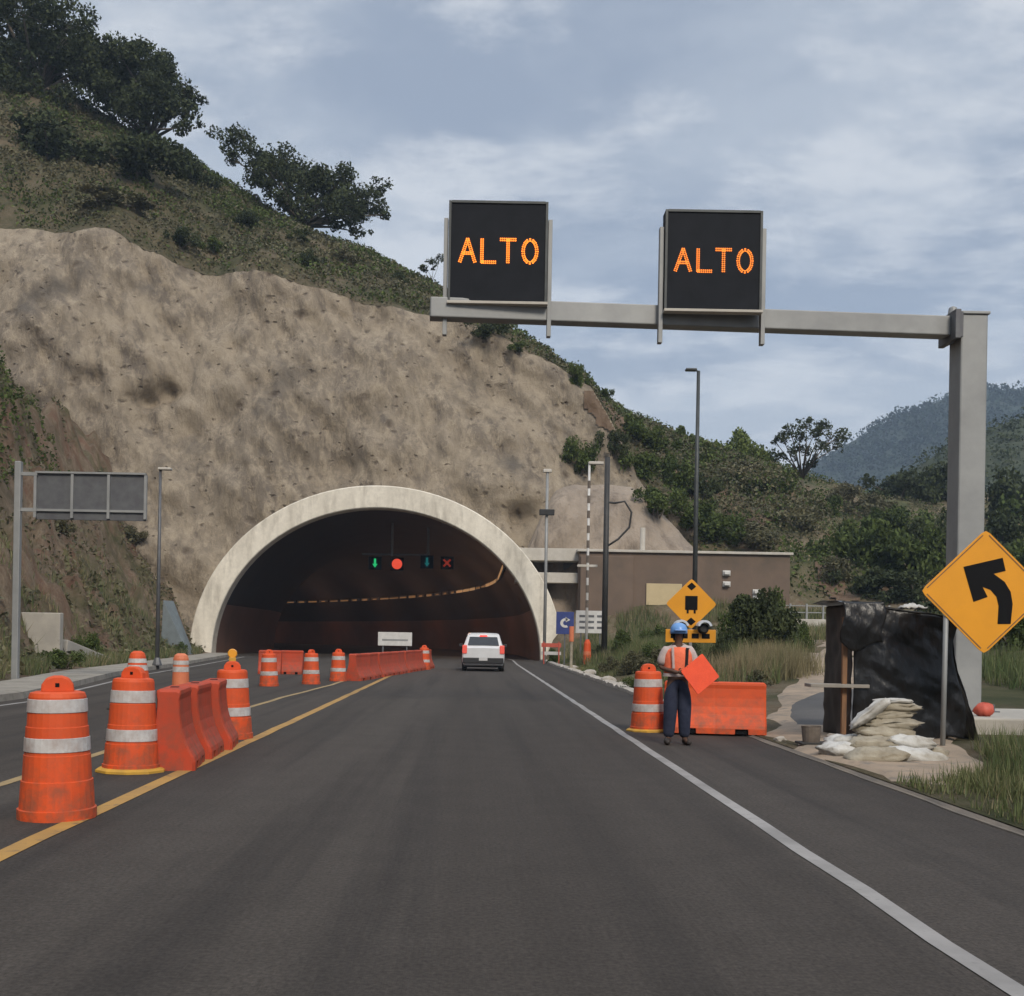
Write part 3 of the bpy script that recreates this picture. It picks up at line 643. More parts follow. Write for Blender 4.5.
# ---- shotcreted mound beside the portal
MT = line_at([(520, 560), (540, 515), (556, 484), (575, 477), (605, 477), (635, 480), (652, 492), (672, 514), (700, 548), (715, 560)], 79)
mb = MB(); rows = []
for k in range(34):
    t = k / 24; row = []
    for x in np.arange(MT[0][0] - 1, MT[-1][0] + 0.2, 0.3):
        H = max(0.3, interp(x, MT))
        if t <= 1: z = H * math.sin(t * PI / 2); y = 75.6 + 3.6 * (1 - math.cos(t * PI / 2)) + 0.10 * H * t
        else: z = H * (1 - 0.25 * (t - 1)); y = 79.2 + 0.1 * H + (t - 1) * 16
        y -= 1.1 * hnoise(x, z, 3.5, 3, 3.0) + 0.3 * hnoise(x, z, 0.9, 3)
        row.append((x, y, z - 0.3))
    rows.append(row)
mb.grid(rows); mb.f = [f for f in mb.f if min(TUBE(mb.v[i][0], mb.v[i][2]) for i in f) > 0.95]; mb.m = [0] * len(mb.f)
kind(mb.build('shotcrete_mound', 'shotcrete', smooth=True, fix=False))
# ---- block building right of the portal
bx0, bx1 = W(579, 600, 74).x, W(790, 600, 74).x; bt = W(690, 554, 74).z
bd = empty('control_building', ((bx0 + bx1) / 2, 74, 0), 'long low brown block building with pale coping beside the tunnel', 'building')
ox = (bx0 + bx1) / 2
b = MB(); b.box((0, 2.2, (bt + 0.2) / 2 - 0.5), (bx1 - bx0, 4.2, bt + 1.0)); b.build('wall', 'wall_brown', bd, bevel=0.03)
b = MB(); xw = W(636, 600, 74).x - ox; b.box(((bx0 - ox + xw) / 2 - 0.1, 0.0, bt / 2 - 0.6), (xw - (bx0 - ox) - 0.3, 0.5, bt + 0.7)); b.build('side_bay', 'wall_brown', bd, bevel=0.03)
b = MB(); b.box((0, 2.2, bt + 0.12), (bx1 - bx0 + 0.3, 4.6, 0.16)); b.build('coping', 'coping', bd, bevel=0.02)
p1, p2 = W(646, 605, 74), W(682, 584, 74)
b = MB(); b.box(((p1.x + p2.x) / 2 - ox, 0.02, (p1.z + p2.z) / 2), (p2.x - p1.x, 0.10, p2.z - p1.z)); b.build('window_panel', 'beige_panel', bd, bevel=0.02)
p1 = W(646, 552, 73.6); b = MB(); b.tube([(p1.x - ox, 1.2, bt + .1), (p1.x - ox, 1.2, bt + 1.75)], 0.17, 10); b.build('vent_pipe', 'coping', bd, smooth=False)
for px, py in ((727, 573), (727, 584), (757, 592), (757, 598)):
    p = W(px, py, 73.9); b = MB(); b.box((p.x - ox, -0.12, p.z), (0.38, 0.26, 0.2)); b.box((p.x - ox, 0.03, p.z), (0.5, 0.08, 0.34)); b.build('wall_lamp', 'paper_white', bd, bevel=0.02)
for nm, y0, y1, xr in (('upper_slab', 551, 559, 583), ('lower_slab', 575, 581, 577)):
    p1, p2 = W(515, y1, 75.5), W(xr, y0, 75.5)
    b = MB(); b.box(((p1.x + p2.x) / 2 - ox, 2.1, (p1.z + p2.z) / 2), (p2.x - p1.x, 2.4, p2.z - p1.z + 0.2)); b.build(nm, 'coping', bd, bevel=0.02)
b = MB(); p1, p2 = W(530, 640, 76.6), W(582, 552, 76.6); p1.x = 5.85; b.box(((p1.x + p2.x) / 2 - ox, 3.2, p2.z / 2), (p2.x - p1.x, 0.5, p2.z)); b.build('recess_wall', 'galv_dark', bd)
# ---- concrete wall blocks on the left slope
wl = MB(); p1, p2 = W(14, 641, 40), W(62, 613, 40)
wl.box((0, 0, 0), (p2.x - p1.x + 1.5, 0.35, p2.z - p1.z + 0.8)); o = wl.build('retaining_wall', 'concrete', bevel=0.03, loc=((p1.x + p2.x) / 2 - 0.75, 40, (p1.z + p2.z) / 2 - 0.4))
tag(o, 'short weathered concrete retaining wall low on the left rocky slope', 'wall')
a_, b_ = W(62, 640, 41), W(116, 662, 46)
wl = MB(); wl.beam(Vector((0, 0, 0)), b_ - a_, 0.4, 0.55); o = wl.build('gutter', 'concrete', bevel=0.04, loc=a_ - Vector((0, 0, 0.25)))
tag(o, 'sloping pale concrete gutter running down beside the left retaining wall', 'gutter')
# grey sheet leaning beside the portal
p1 = W(162, 600, 66); t_ = MB()
a1, a2, a3 = W(163, 600, 66) - p1, W(160, 657, 66) - p1, W(190, 657, 66) - p1
t_.add([a1, a2, a3, a1 + Vector((.3, 1.2, 0)), a2 + Vector((0, 1.2, 0)), a3 + Vector((0, 1.2, 0))], [(0, 1, 2), (5, 4, 3), (0, 3, 4, 1), (1, 4, 5, 2), (2, 5, 3, 0)])
o = t_.build('wedge_wall', 'tarp_grey', bevel=0.03, loc=p1); tag(o, 'small blue-grey triangular wing wall left of the tunnel mouth', 'wall')
# ================================================================== OBJECTS
# ---- cantilever gantry with two message signs
GD = 20.0
cb = W(967, 712, GD); ct = W(970, 317, GD)
ga = empty('sign_gantry', (ct.x, GD, 0.0), 'tall grey steel cantilever gantry reaching over the road', 'gantry')
gx = ct.x; top = ct.z
b = MB(); b.box((0, 0.05, (top + cb.z) / 2), (0.47, 0.50, top - cb.z)); b.build('column', 'galv', ga, bevel=0.03)
b = MB(); b.box((0, 0.1, cb.z + 0.02), (0.95, 0.95, 0.05)); b.build('base_plate', 'galv_dark', ga, bevel=0.01)
for sx in (-1, 1):
    for sy in (-1, 1): b = MB(); b.lathe([(0.035, 0), (0.035, 0.1)], 6, (0.38 * sx, 0.1 + 0.4 * sy, cb.z + 0.05)); b.build('anchor_bolt', 'galv_dark', ga)
b = MB(); b.box((-0.33, 0.05, top - 0.2), (0.1, 0.74, 0.50)); b.box((-0.25, 0.05, top - 0.2), (0.05, 0.66, 0.44)); b.build('flange', 'galv_dark', ga, bevel=0.01)
b = MB(); b.box((0, 0.05, top + 0.02), (0.52, 0.56, 0.05)); b.lathe([(0.09, 0), (0.07, 0.12), (0.02, 0.15)], 10, (-0.3, 0.0, top + 0.03)); b.build('top_cap', 'galv', ga, bevel=0.01)
e1 = W(430, 309, GD - 0.5); e2 = Vector((gx - 0.38, GD + 0.05, W(948, 327, GD).z))
org = Vector(ga.location)
b = MB(); b.beam(e1 - org, e2 - org, 0.32, 0.34); b.build('beam', 'galv', ga, bevel=0.02)
bd_ = (e2 - e1).normalized()
def on_beam(px):
    t = (px - 430) / (948 - 430); return e1.lerp(e2, t)
LET = {'A': [[(0, 0), (0.5, 1), (1, 0)], [(0.2, 0.38), (0.8, 0.38)]], 'L': [[(0, 1), (0, 0), (0.9, 0)]], 'T': [[(0, 1), (1, 1)], [(0.5, 1), (0.5, 0)]],
       'O': [[(0.5 + 0.46 * math.sin(a * PI / 8), 0.5 + 0.5 * math.cos(a * PI / 8)) for a in range(17)]]}
def led_text(word, xs_, z0, w, h, y, par, pitch=0.033, r=0.0145, m='led'):
    for ch, x0 in zip(word, xs_):
        mb = MB()
        for st in LET[ch]:
            pts = [Vector((x0 + a * w, 0, z0 + c * h)) for a, c in st]
            for p, q in zip(pts[:-1], pts[1:]):
                k = max(1, round((q - p).length / pitch)); d = (q - p).normalized(); nrm = Vector((-d.z, 0, d.x))
                for i in range(k + 1):
                    for o_ in (-0.5, 0.5):
                        c = p.lerp(q, i / k) + nrm * o_ * pitch
                        mb.lathe([(r, 0), (r * 0.6, 0.008)], 6, (0, 0, 0))
                        vs = mb.v[-12:]; mb.v[-12:] = [(c.x + vx, y - vz, c.z + vy) for vx, vy, vz in vs]
        mb.build('letter', m, par)
def vms(pl, pr, pt, pb, letters, lt, lb, label):
    D = GD - 0.62
    a = W(pl, pb, D); c = W(pr, pt, D); w = c.x - a.x; h = (c.z - a.z)
    ce = Vector(((a.x + c.x) / 2, D, a.z))
    t = empty('message_sign', ce, label, 'electronic sign', 'message signs on the gantry')
    b = MB(); b.box((0, 0.14, h / 2), (w, 0.28, h)); b.build('housing', 'sign_black', t, bevel=0.015)
    b = MB()
    for s in (-1, 1): b.box((s * (w / 2 - 0.02), -0.012, h / 2), (0.04, 0.02, h - 0.01))
    b.box((0, -0.012, h - 0.02), (w - 0.09, 0.02, 0.04)); b.build('bezel', 'pole_dark', t)
    b = MB(); b.box((0, 0.0, -0.04), (w + 0.02, 0.18, 0.045)); b.build('bottom_ledge', 'coping', t, bevel=0.005)
    for s in (-1, 1):
        b = MB(); b.box((s * (w / 2 + 0.045), 0.12, (h * 0.86) / 2 - 0.3), (0.07, 0.14, h * 0.86 + 0.52)); b.build('mounting_bracket', 'galv', t, bevel=0.006)
    zs, ze = W(pl, lb, D).z - a.z, W(pl, lt, D).z - a.z
    xs_ = [W(l, (lt + lb) / 2, D).x - ce.x for l in letters]
    k = D / F
    led_text('ALTO', xs_, zs, 15 * k, ze - zs - 0.01, -0.004, t, m='led' if pl < 500 else 'led_worn')
    return t
s1 = vms(447.5, 548.5, 202, 300.5, [460, 482, 500.5, 522.5], 238, 261.5, 'left of the two black message signs on the gantry, bright amber ALTO')
s2 = vms(664, 763, 211, 308.5, [675.5, 698, 716, 737.5], 248, 270.5, 'right of the two black message signs, nearer the column, amber ALTO')
fo = MB(); fp = W(992, 716, 18.6); fo.box((0.75, -0.55, fp.z / 2 - 0.3), (3.3, 2.9, fp.z + 0.6)); o = fo.build('concrete_foundation', 'concrete', bevel=0.03, loc=(gx, GD, 0)); tag(o, 'pale concrete foundation block under the gantry column', 'foundation')
rb = MB(); rows = []
for i in range(9):
    th = PI * i / 8; rows.append([((0.16 + 0.03 * math.sin(j * 2.1 + i)) * math.sin(th) * math.cos(j * PI / 8), (0.12) * math.sin(th) * math.sin(j * PI / 8), 0.11 * math.cos(th) + 0.02 * math.sin(j * 3)) for j in range(16)])
rb.grid(rows, closed=True); q = W(984, 709, 18.5); o = rb.build('plastic_bag', 'red_thing', smooth=True, loc=(q.x, q.y, fp.z + 0.10)); tag(o, 'crumpled orange-red bag lying on the gantry foundation block', 'bag')
# ---- curve warning sign
SD = 15.6
sc_ = W(983.5, 592, SD); bp = W(942.5, 745, SD)
cs = empty('curve_sign', (bp.x, SD, zr(bp.x, SD)), 'large yellow diamond sign with bold black left curve arrow', 'road sign')
o0 = Vector(cs.location)
half = 63.5 * SD / F
rel = sc_ - o0
Rr = Matrix.Rotation(R(-4), 4, 'Z')
def diamond(b, cx_, cz_, hw, hh, y0, y1, mtx=None, rad=0.10, mi=0):
    pts = []
    for k in range(4):
        a0 = k * PI / 2; d = Vector((math.cos(a0), math.sin(a0)))
        nx, pv = Vector((math.cos(a0 + PI / 2), math.sin(a0 + PI / 2))), Vector((math.cos(a0 - PI / 2), math.sin(a0 - PI / 2)))
        for t in (pv, None, nx):
            v = d * (1 - rad * 0.42) if t is None else d * (1 - rad) + t * rad
            pts.append((cx_ + v.x * hw, cz_ + v.y * hh))
    b.prism(pts, y0, y1, mi, mtx)
b = MB(); diamond(b, rel.x, rel.z, half * 1.01, half * .985, -0.045, -0.03, rad=0.07); b.build('plate', 'sign_yellow', cs)
b = MB()
for k in range(4):                                             # thin dark border line
    a0, a1 = k * PI / 2, (k + 1) * PI / 2
    p = Vector((rel.x + half * .96 * math.cos(a0), -0.048, rel.z + half * .935 * math.sin(a0))); q = Vector((rel.x + half * .96 * math.cos(a1), -0.048, rel.z + half * .935 * math.sin(a1)))
    b.beam(p.lerp(q, 0.05), p.lerp(q, 0.95), 0.004, 0.014)
b.build('border', 'wood', cs)
# arrow: outline taken in sign units
def sp(px, py): w = W(px, py, SD) - o0; return (w.x, w.z)
arrow = [(962, 567), (1001, 558), (1004, 571), (992, 574), (1003, 582), (1009, 592), (1011, 604), (1009, 624), (996, 624), (997, 606), (995, 597), (989, 590), (981, 587), (986, 597), (972, 602)]
b = MB(); b.prism([sp(*a) for a in arrow], -0.051, -0.0465); b.build('arrow', 'ink', cs)
for px_ in (0, 1.24):
    b = MB(); b.tube([(px_, 0, -0.3), (px_ + 0.02, 0, rel.z + 0.12)], 0.034, 10); b.build('post', 'galv', cs, smooth=True)
b = MB()
for dz in (-0.25, 0.22): b.box((rel.x, -0.012, rel.z + dz * .5), (1.3, 0.03, 0.05))
b.build('back_brace', 'galv', cs)
# ---- signals ahead sign with beacons
AD = 27.0; ac = W(691, 604, AD)
asn = empty('signal_ahead_sign', (ac.x, AD, zr(ac.x, AD) if ac.x > 4.3 else 0), 'yellow diamond sign with black signal symbol between two small beacons', 'road sign'); o0 = Vector(asn.location); rel = ac - o0
hw = 25.5 * AD / F
b = MB(); diamond(b, 0, rel.z, hw, hw, -0.04, -0.025, rad=0.08); b.build('plate', 'sign_yellow', asn)
b = MB()
k_ = AD / F
b.prism([(-6.2 * k_, rel.z + 8 * k_), (6.2 * k_, rel.z + 8 * k_), (6.2 * k_, rel.z - 6 * k_), (4.5 * k_, rel.z - 6 * k_), (4.5 * k_, rel.z - 9.5 * k_), (2.5 * k_, rel.z - 9.5 * k_), (2.5 * k_, rel.z - 6 * k_), (-2.5 * k_, rel.z - 6 * k_), (-2.5 * k_, rel.z - 9.5 * k_), (-4.5 * k_, rel.z - 9.5 * k_), (-4.5 * k_, rel.z - 6 * k_), (-6.2 * k_, rel.z - 6 * k_)], -0.047, -0.041)
for dz in (17.5, -17.5): diamond(b, 0, rel.z + dz * k_, 4.6 * k_, 4.0 * k_, -0.047, -0.041, rad=0.05)
b.build('symbol', 'ink', asn)
b = MB(); b.box((0, -0.02, rel.z - 32 * k_), (50 * k_, 0.03, 13 * k_)); b.build('plaque', 'sign_yellow', asn, bevel=0.006)
b = MB()
for i, (x0, x1) in enumerate(((-20, -13), (-9, -3), (1, 8), (11, 19))): b.box(((x0 + x1) / 2 * k_, -0.038, rel.z - 32 * k_), ((x1 - x0) * k_, 0.004, 5 * k_))
b.build('plaque_text', 'ink', asn)
for s in (-1, 1):
    b = MB(); b.lathe([(0.125, 0), (0.125, 0.1), (0.10, 0.14)], 18); b.v = [(x + s * 11.5 * k_, -0.06 - z, y + rel.z - 24.5 * k_) for x, y, z in b.v]; q = b.build('beacon', 'sign_black', asn)
    b = MB(); b.lathe([(0.10, 0), (0.08, 0.03)], 16); b.v = [(x + s * 11.5 * k_, -0.205 - z, y + rel.z - 24.5 * k_) for x, y, z in b.v]; b.build('lens', 'rubber_black', q)
    b = MB(); pts = []
    for j in range(9): a = PI * (0.08 + 0.84 * j / 8); pts.append((0.175 * math.cos(a), 0.175 * math.sin(a)))
    ring = [(x, z) for x, z in pts] + [(x * .70, z * .70) for x, z in reversed(pts)]
    b.prism([(x + s * 11.5 * k_, z + rel.z - 23.5 * k_) for x, z in ring], -0.36, -0.08); b.build('visor', 'helmet_white', q)
b = MB(); b.box((0, 0, rel.z / 2), (0.07, 0.06, rel.z + 0.6)); b.build('post', 'galv', asn)
# ---- street lights and poles
def lamp_post(px, ytop, ybase_D, label, armpx, r0, m, gz=0, name='street_lamp', cat='street lamp', headm='galv'):
    D = ybase_D; tp_ = W(px, ytop, D); t = empty(name, (tp_.x, D, gz), label, cat)
    h = tp_.z - gz; k = D / F
    b = MB(); b.tube([(0, 0, -0.3), (0, 0, h * 0.5), (0, 0, h)], [r0, r0 * 0.8, r0 * 0.6], 10); b.build('pole', m, t, smooth=True)
    b = MB(); b.lathe([(r0 * 2.2, 0), (r0 * 2.2, 0.04), (r0 * 1.2, 0.3)], 8); b.build('base', m, t)
    a0, a1 = armpx
    b = MB(); b.beam((0.02, 0, h - 0.02), (a0 * k * 0.5, 0, h + 0.05), 0.05, 0.05); b.build('arm', m, t)
    b = MB(); b.box(((a0 + a1) / 2 * k, 0, h + 0.04), (abs(a1 - a0) * k, 0.3, 0.09)); b.build('lamp_head', headm, t, bevel=0.03)
    return t
lamp_post(698.5, 371, 45, 'tall slender dark street lamp behind the yellow signal sign', (-13, -2), 0.11, 'pole_dark', zr(W(698, 500, 45).x, 45), headm='pole_dark')
lamp_post(160.5, 470, 44, 'slim grey pole with a small flat head beside the left roadway', (-2, 11), 0.085, 'galv_dark', 0.15, headm='coping')
# ---- sign seen from behind on the left
VD = 30.0; vb = W(15.0, 684, VD)
bs = empty('overhead_sign', (vb.x, VD, 0.12), 'grey ribbed back of a wide sign on a post at the left edge', 'road sign'); o0 = Vector(bs.location)
b = MB(); b.box((0, 0, 2.75), (0.17, 0.17, 5.9)); b.build('post', 'galv', bs, bevel=0.02)
q1, q2 = W(35, 519, VD) - o0, W(146, 474, VD) - o0; q1.y = q2.y = 0
b = MB(); b.box(((q1.x + q2.x) / 2, 0.08, (q1.z + q2.z) / 2), (q2.x - q1.x, 0.08, q2.z - q1.z)); b.build('panel', 'galv_dark', bs, bevel=0.005)
b = MB()
for s in (0, 0.335, 0.665, 1): b.box((q1.x + (q2.x - q1.x) * s, 0.0, (q1.z + q2.z) / 2), (0.07, 0.08, q2.z - q1.z - 0.08))
b.box(((q1.x + q2.x) / 2, 0.005, q2.z), (q2.x - q1.x, 0.09, 0.05)); b.box(((q1.x + q2.x) / 2, 0.005, q1.z + 0.24), (q2.x - q1.x, 0.06, 0.06)); b.build('frame', 'galv', bs)
for zz in (q2.z - 0.05, q1.z + 0.24): b = MB(); b.box(((q1.x) / 2, 0.0, zz), (q1.x + 0.1, 0.09, 0.09)); b.build('arm', 'galv', bs)
# ---- drums
def drum(label, loc, s=1.0, yellow=False, rz=0.0, light=False, group='orange traffic drums', bands=((.33, .455), (.735, .865))):
    t = empty('traffic_drum', loc, label, 'traffic drum', group, rz)
    base_r = 0.30
    b = MB(); b.lathe([(base_r, 0.02), (base_r, 0.08), (0.285, 0.085), (0.272, 0.30), (0.262, 0.305), (0.252, 0.50), (0.246, 0.505), (0.236, 0.72), (0.229, 0.725), (0.216, 0.955), (0.205, 0.985), (0.17, 0.995)], 28, cap=True); b.build('body', 'orange', t, smooth=False, bevel=0)
    pf = [(0.285, 0.085), (0.272, 0.30), (0.262, 0.305), (0.252, 0.50), (0.246, 0.505), (0.236, 0.72), (0.229, 0.725), (0.216, 0.955)]
    rad_ = lambda z: interp(z, [(q[1], q[0]) for q in pf]) + 0.004
    for z0, z1 in bands:
        r0, r1 = rad_(z0), rad_(z1)
        b = MB(); b.lathe([(r0, z0), (r0 + 0.003, z0 + 0.003), (r1 + 0.003, z1 - 0.003), (r1, z1)], 28, cap=False); b.build('reflective_band', 'reflective', t, smooth=False)
    b = MB(); pr = [(-0.125, 0.985), (-0.118, 1.05), (-0.085, 1.10), (-0.03, 1.118), (0.03, 1.118), (0.085, 1.10), (0.118, 1.05), (0.125, 0.985)]
    b.prism(pr, -0.055, 0.055); b.build('handle', 'orange', t, bevel=0.015)
    b = MB(); b.box((0, -0.056, 1.045), (0.032, 0.004, 0.032)); b.build('handle_slot', 'ink', t, bevel=0.002)
    b = MB(); b.lathe([(0.37 if yellow else 0.30, 0.0), (0.37 if yellow else 0.30, 0.025), (0.33 if yellow else 0.295, 0.045), (0.28, 0.05)], 10 if yellow else 24); b.build('rubber_base', 'rubber_yellow' if yellow else 'orange', t)
    if light:
        b = MB(); b.box((0, 0, 1.14), (0.10, 0.08, 0.06)); lb_ = b.build('lamp_case', 'rubber_yellow', t, bevel=0.01)
        b = MB(); b.lathe([(0.06, -0.035), (0.07, 0), (0.06, 0.035), (0.03, 0.05)], 18); b.v = [(x, z, y + 1.225) for x, y, z in b.v]; b.build('warning_lens', 'amber', lb_, smooth=False)
    if s != 1: t.scale = (s, s, s)
    q_ = random.Random(label); t.rotation_euler = (R(q_.uniform(-.9, .9)), R(q_.uniform(-1.2, 1.2)), rz)
    return t
for sx, args in enumerate([
    ('nearest orange striped drum at the left edge, largest of all', G(57, 817), 0.98, False, 0.3, False),
    ('second nearest left drum, standing on a yellow base before the barriers', G(131, 771), 0.97, True, -0.15, False),
    ('orange drum topped with an amber lamp behind the near barriers', G(232, 738), 0.95, False, 0.2, True),
    ('drum in the median left of two others, far side of the barriers', G(269, 686), 0.90, False, 0.5, False),
    ('middle of the three small drums before the far barrier line', G(311, 684), 0.90, False, 1.0, False),
    ('small drum touching the near end of the far barrier line', G(338, 681), 0.90, False, 0.1, False),
    ('drum on a yellow base on the right shoulder beside the flagger', G(648, 731), 0.96, True, 0.1, False),
    ('tiny far drum at the tunnel end of the barrier line', G(424, 669.5), 0.95, False, 0.1, False)]):
    l, p, s, yl, rz, li = args; drum(l, p, s, yl, rz, li, **({'bands': ((.53, .64), (.835, .94))} if sx == 0 else {}))
def cone(label, loc, h, m, r0, r1, bands=True):
    t = empty('tall_cone', loc, label, 'traffic cone', 'tall slim cones')
    b = MB(); b.box((0, 0, 0.02), (r0 * 2.6, r0 * 2.6, 0.04)); b.build('base', 'rubber_black', t, bevel=0.01)
    b = MB(); b.lathe([(r0, 0.03), (r0 * 0.93, 0.10), (r1 * 1.05, h - 0.10), (r1 * 0.9, h - 0.04), (r1 * 0.5, h)], 20); b.build('body', m, t)
    if bands:
        f = lambda z: r0 * 0.93 + (r1 * 1.05 - r0 * 0.93) * (z - 0.1) / (h - 0.2)
        for a, c in ((h - 0.22, h - 0.14), (h - 0.36, h - 0.26)):
            b = MB(); b.lathe([(f(a) + 0.004, a), (f(c) + 0.004, c)], 20, cap=False); b.build('reflective_band', 'reflective', t)
    return t
cone('flared orange cone with white bands standing behind the yellow based drum', W(137, 690, 21.5) * Vector((1, 1, 0)) if False else Vector((W(137, 690, 21.5).x, 21.5, 0)), 1.08, 'orange', 0.33, 0.14)
cone('faded plain orange post cone standing behind the near barriers', Vector((W(180.5, 690, 22.5).x, 22.5, 0)), 1.03, 'faded_orange', 0.19, 0.14, True)
# ---- water filled barriers
def barrier_mesh(L):
    half_ = [(0.285, 0.0), (0.285, 0.09), (0.27, 0.14), (0.225, 0.22), (0.18, 0.32), (0.145, 0.44), (0.125, 0.58), (0.115, 0.74), (0.125, 0.80), (0.12, 0.835), (0.095, 0.85)]
    st = []
    def sec(x, sc=1.0, zb_=0.0, zt_=0.0):
        pts = []
        for hx, z in half_: pts.append((hx * sc, max(z, zb_) - (zt_ if z > 0.79 else 0)))
        return [(x, -a, z) for a, z in pts] + [(x, a, z) for a, z in reversed(pts)]
    xs_ = [(-L / 2, .90, 0, .03), (-L / 2 + .03, 1, 0, 0), (-L * .32, 1, 0, 0), (-L * .32 + .004, 1, .085, 0), (-L * .19, 1, .085, 0), (-L * .19 + .004, 1, 0, 0), (-0.03, 1, 0, 0), (0, 0.985, 0, 0), (0.03, 1, 0, 0),
           (L * .19, 1, 0, 0), (L * .19 + .004, 1, .085, 0), (L * .32, 1, .085, 0), (L * .32 + .004, 1, 0, 0), (L / 2 - .03, 1, 0, 0), (L / 2, .90, 0, .03)]
    b = MB(); b.grid([sec(*s) for s in xs_], closed=True)
    n = len(half_) * 2; b.f.append(tuple(range(n))); b.f.append(tuple(range(len(b.v) - n, len(b.v)))); b.m += [0, 0]
    return b
def barrier(label, loc, rz, L=1.15, group='orange plastic barriers', m='barrier'):
    t = empty('plastic_barrier', loc, label, 'barrier', group, rz)
    barrier_mesh(L).build('body', m, t, bevel=0.012)
    b = MB(); b.box((0, 0, 0.842), (0.10, 0.09, 0.03)); b.build('filler_cap', 'ink', t, bevel=0.006)
    for s in (-1, 1): b = MB(); b.box((s * L * .255, 0, 0.041), (L * .12, 0.50, 0.078)); b.build('fork_slot', 'ink', t)
    return t
nb = [Vector((-3.24, 12.45, 0)), Vector((-3.29, 13.55, 0)), Vector((-3.31, 14.62, 0))]
for p, rz, l in zip(nb, (97, 94, 97), ('nearest of three joined orange barriers along the yellow line', 'middle of the three joined barriers before the lamp topped drum', 'farthest of the three near barriers, against the lamp topped drum')):
    barrier(l, p, R(rz), 0.97)
fa, fb = G(356, 681) , G(429, 668.0)
fa.x -= 0.1
NB = 9; dv = (fb - fa) / NB
for i in range(NB):
    barrier('orange barrier in the long line leading to the tunnel mouth' if 0 < i < NB - 1 else ('nearest barrier of the long line, beside three small drums' if i == 0 else 'last barrier of the long line, nearest the tunnel mouth'),
            fa + dv * (i + 0.5), math.atan2(dv.y, dv.x) + R((-2, 2, 1)[i % 3]), dv.length - 0.05, 'barriers in the long line to the tunnel')
for i, px in enumerate((264, 281, 298)):
    barrier(('left', 'middle', 'right')[i] + ' one of three barriers set across the left roadway by the tunnel', G(px, 673.5), R((3, -2, 2)[i]), 0.62, 'barriers across the left roadway') if False else None
for i, px in enumerate((270, 292)):
    barrier(('left', 'right')[i] + ' one of two barriers set across the left roadway', G(px, 674.0), R((3, -2)[i]), 0.80, 'barriers across the left roadway')
barrier('single broadside orange barrier on the right shoulder behind the flagger', Vector((W(714, 735, 17.9).x, 17.9, 0.03)), R(-8), 1.54, m='orange').scale = (1, 1, .93)
# ---- board in the tunnel mouth
p = W(395, 639, 58); t = empty('notice_board', (p.x, 58, 0), 'small white rectangular board standing inside the tunnel mouth', 'sign')
b = MB(); b.box((0, 0, p.z), (34 * 58 / F, 0.06, 13.5 * 58 / F)); b.build('panel', 'paper_white', t, bevel=0.01)
b = MB(); b.box((0, -0.034, p.z - 0.05), (26 * 58 / F, 0.004, 0.09)); b.build('writing', 'galv', t)
for s in (-.6, .6): b = MB(); b.box((s, 0.05, p.z / 2), (0.07, 0.06, p.z)); b.build('leg', 'galv_dark', t)
# ---- signs and posts by the right of the portal
def board(px0, py0, px1, py1, D, name, label, m, legs, cat='sign'):
    a, c = W(px0, py1, D), W(px1, py0, D); cx_ = (a.x + c.x) / 2; gz = zr(cx_, D)
    t = empty(name, (cx_, D, gz), label, cat)
    zc_ = (a.z + c.z) / 2 - gz
    b = MB(); b.box((0, 0, zc_), (c.x - a.x, 0.07, c.z - a.z)); b.build('panel', m, t, bevel=0.008)
    for l in legs: b = MB(); b.box((l, 0.06, zc_ / 2 - 0.1), (0.07, 0.05, zc_ + 0.3)); b.build('leg', 'galv_dark', t)
    return t, zc_, c.x - a.x, c.z - a.z
t, zc_, w_, h_ = board(556, 612, 574, 634, 58, 'blue_sign', 'small dark blue sign with pale curved symbol by the portal', 'blue_sign', (0,))
b = MB(); pr = [(0.24 * math.cos(a) * 1.1, 0.24 * math.sin(a)) for a in np.linspace(R(60), R(300), 14)] + [(0.12 * math.cos(a), 0.12 * math.sin(a)) for a in np.linspace(R(300), R(60), 14)]
b.prism([(x + 0.02, z + zc_) for x, z in pr], -0.048, -0.037); b.prism([(0.02, zc_ + 0.3), (0.26, zc_ + 0.16), (0.04, zc_ + 0.04)], -0.048, -0.037); b.build('symbol', 'paper_white', t)
t, zc_, w_, h_ = board(575.5, 611, 606, 633, 60, 'text_board', 'pale board with rows of small text under the banded pole', 'paper_white', (-0.5, 0.5))
b = MB()
for r_ in range(3):
    for q in (-0.45, 0.02, 0.47): b.box((q, -0.038, zc_ + 0.3 - r_ * 0.3), (0.30, 0.004, 0.12))
b.build('text_rows', 'galv_dark', t)
p = W(587, 665, 55); gz = zr(p.x, 55)
t = empty('channelizer_post', (p.x, 55, gz), 'stout orange marker post below the pale text board', 'marker post')
b = MB(); b.lathe([(0.26, 0), (0.26, 0.08), (0.17, 0.12), (0.19, 0.6), (0.16, 1.15), (0.09, 1.35)], 14); b.build('body', 'orange', t)
b = MB(); b.lathe([(0.19, 0.62), (0.182, 0.78)], 14, cap=False); b.build('reflective_band', 'faded_orange', t)
p = W(571, 665, 53); gz = zr(p.x, 53)
t = empty('pink_post', (p.x, 53, gz), 'thin pinkish round-topped post in front of the blue sign', 'marker post')
b = MB(); b.tube([(0, 0, -0.1), (0, 0, 1.35)], 0.07, 8); b.build('shaft', 'sack', t)
b = MB(); b.tube([(0, 0, 1.3), (0, 0, 2.0)], 0.11, 10); b.build('head', 'faded_orange', t)
p = W(551, 662, 64); gz = zr(p.x, 64); t = empty('red_barricade', (p.x, 64, gz), 'small red and white barricade beside the right foot of the portal', 'barricade')
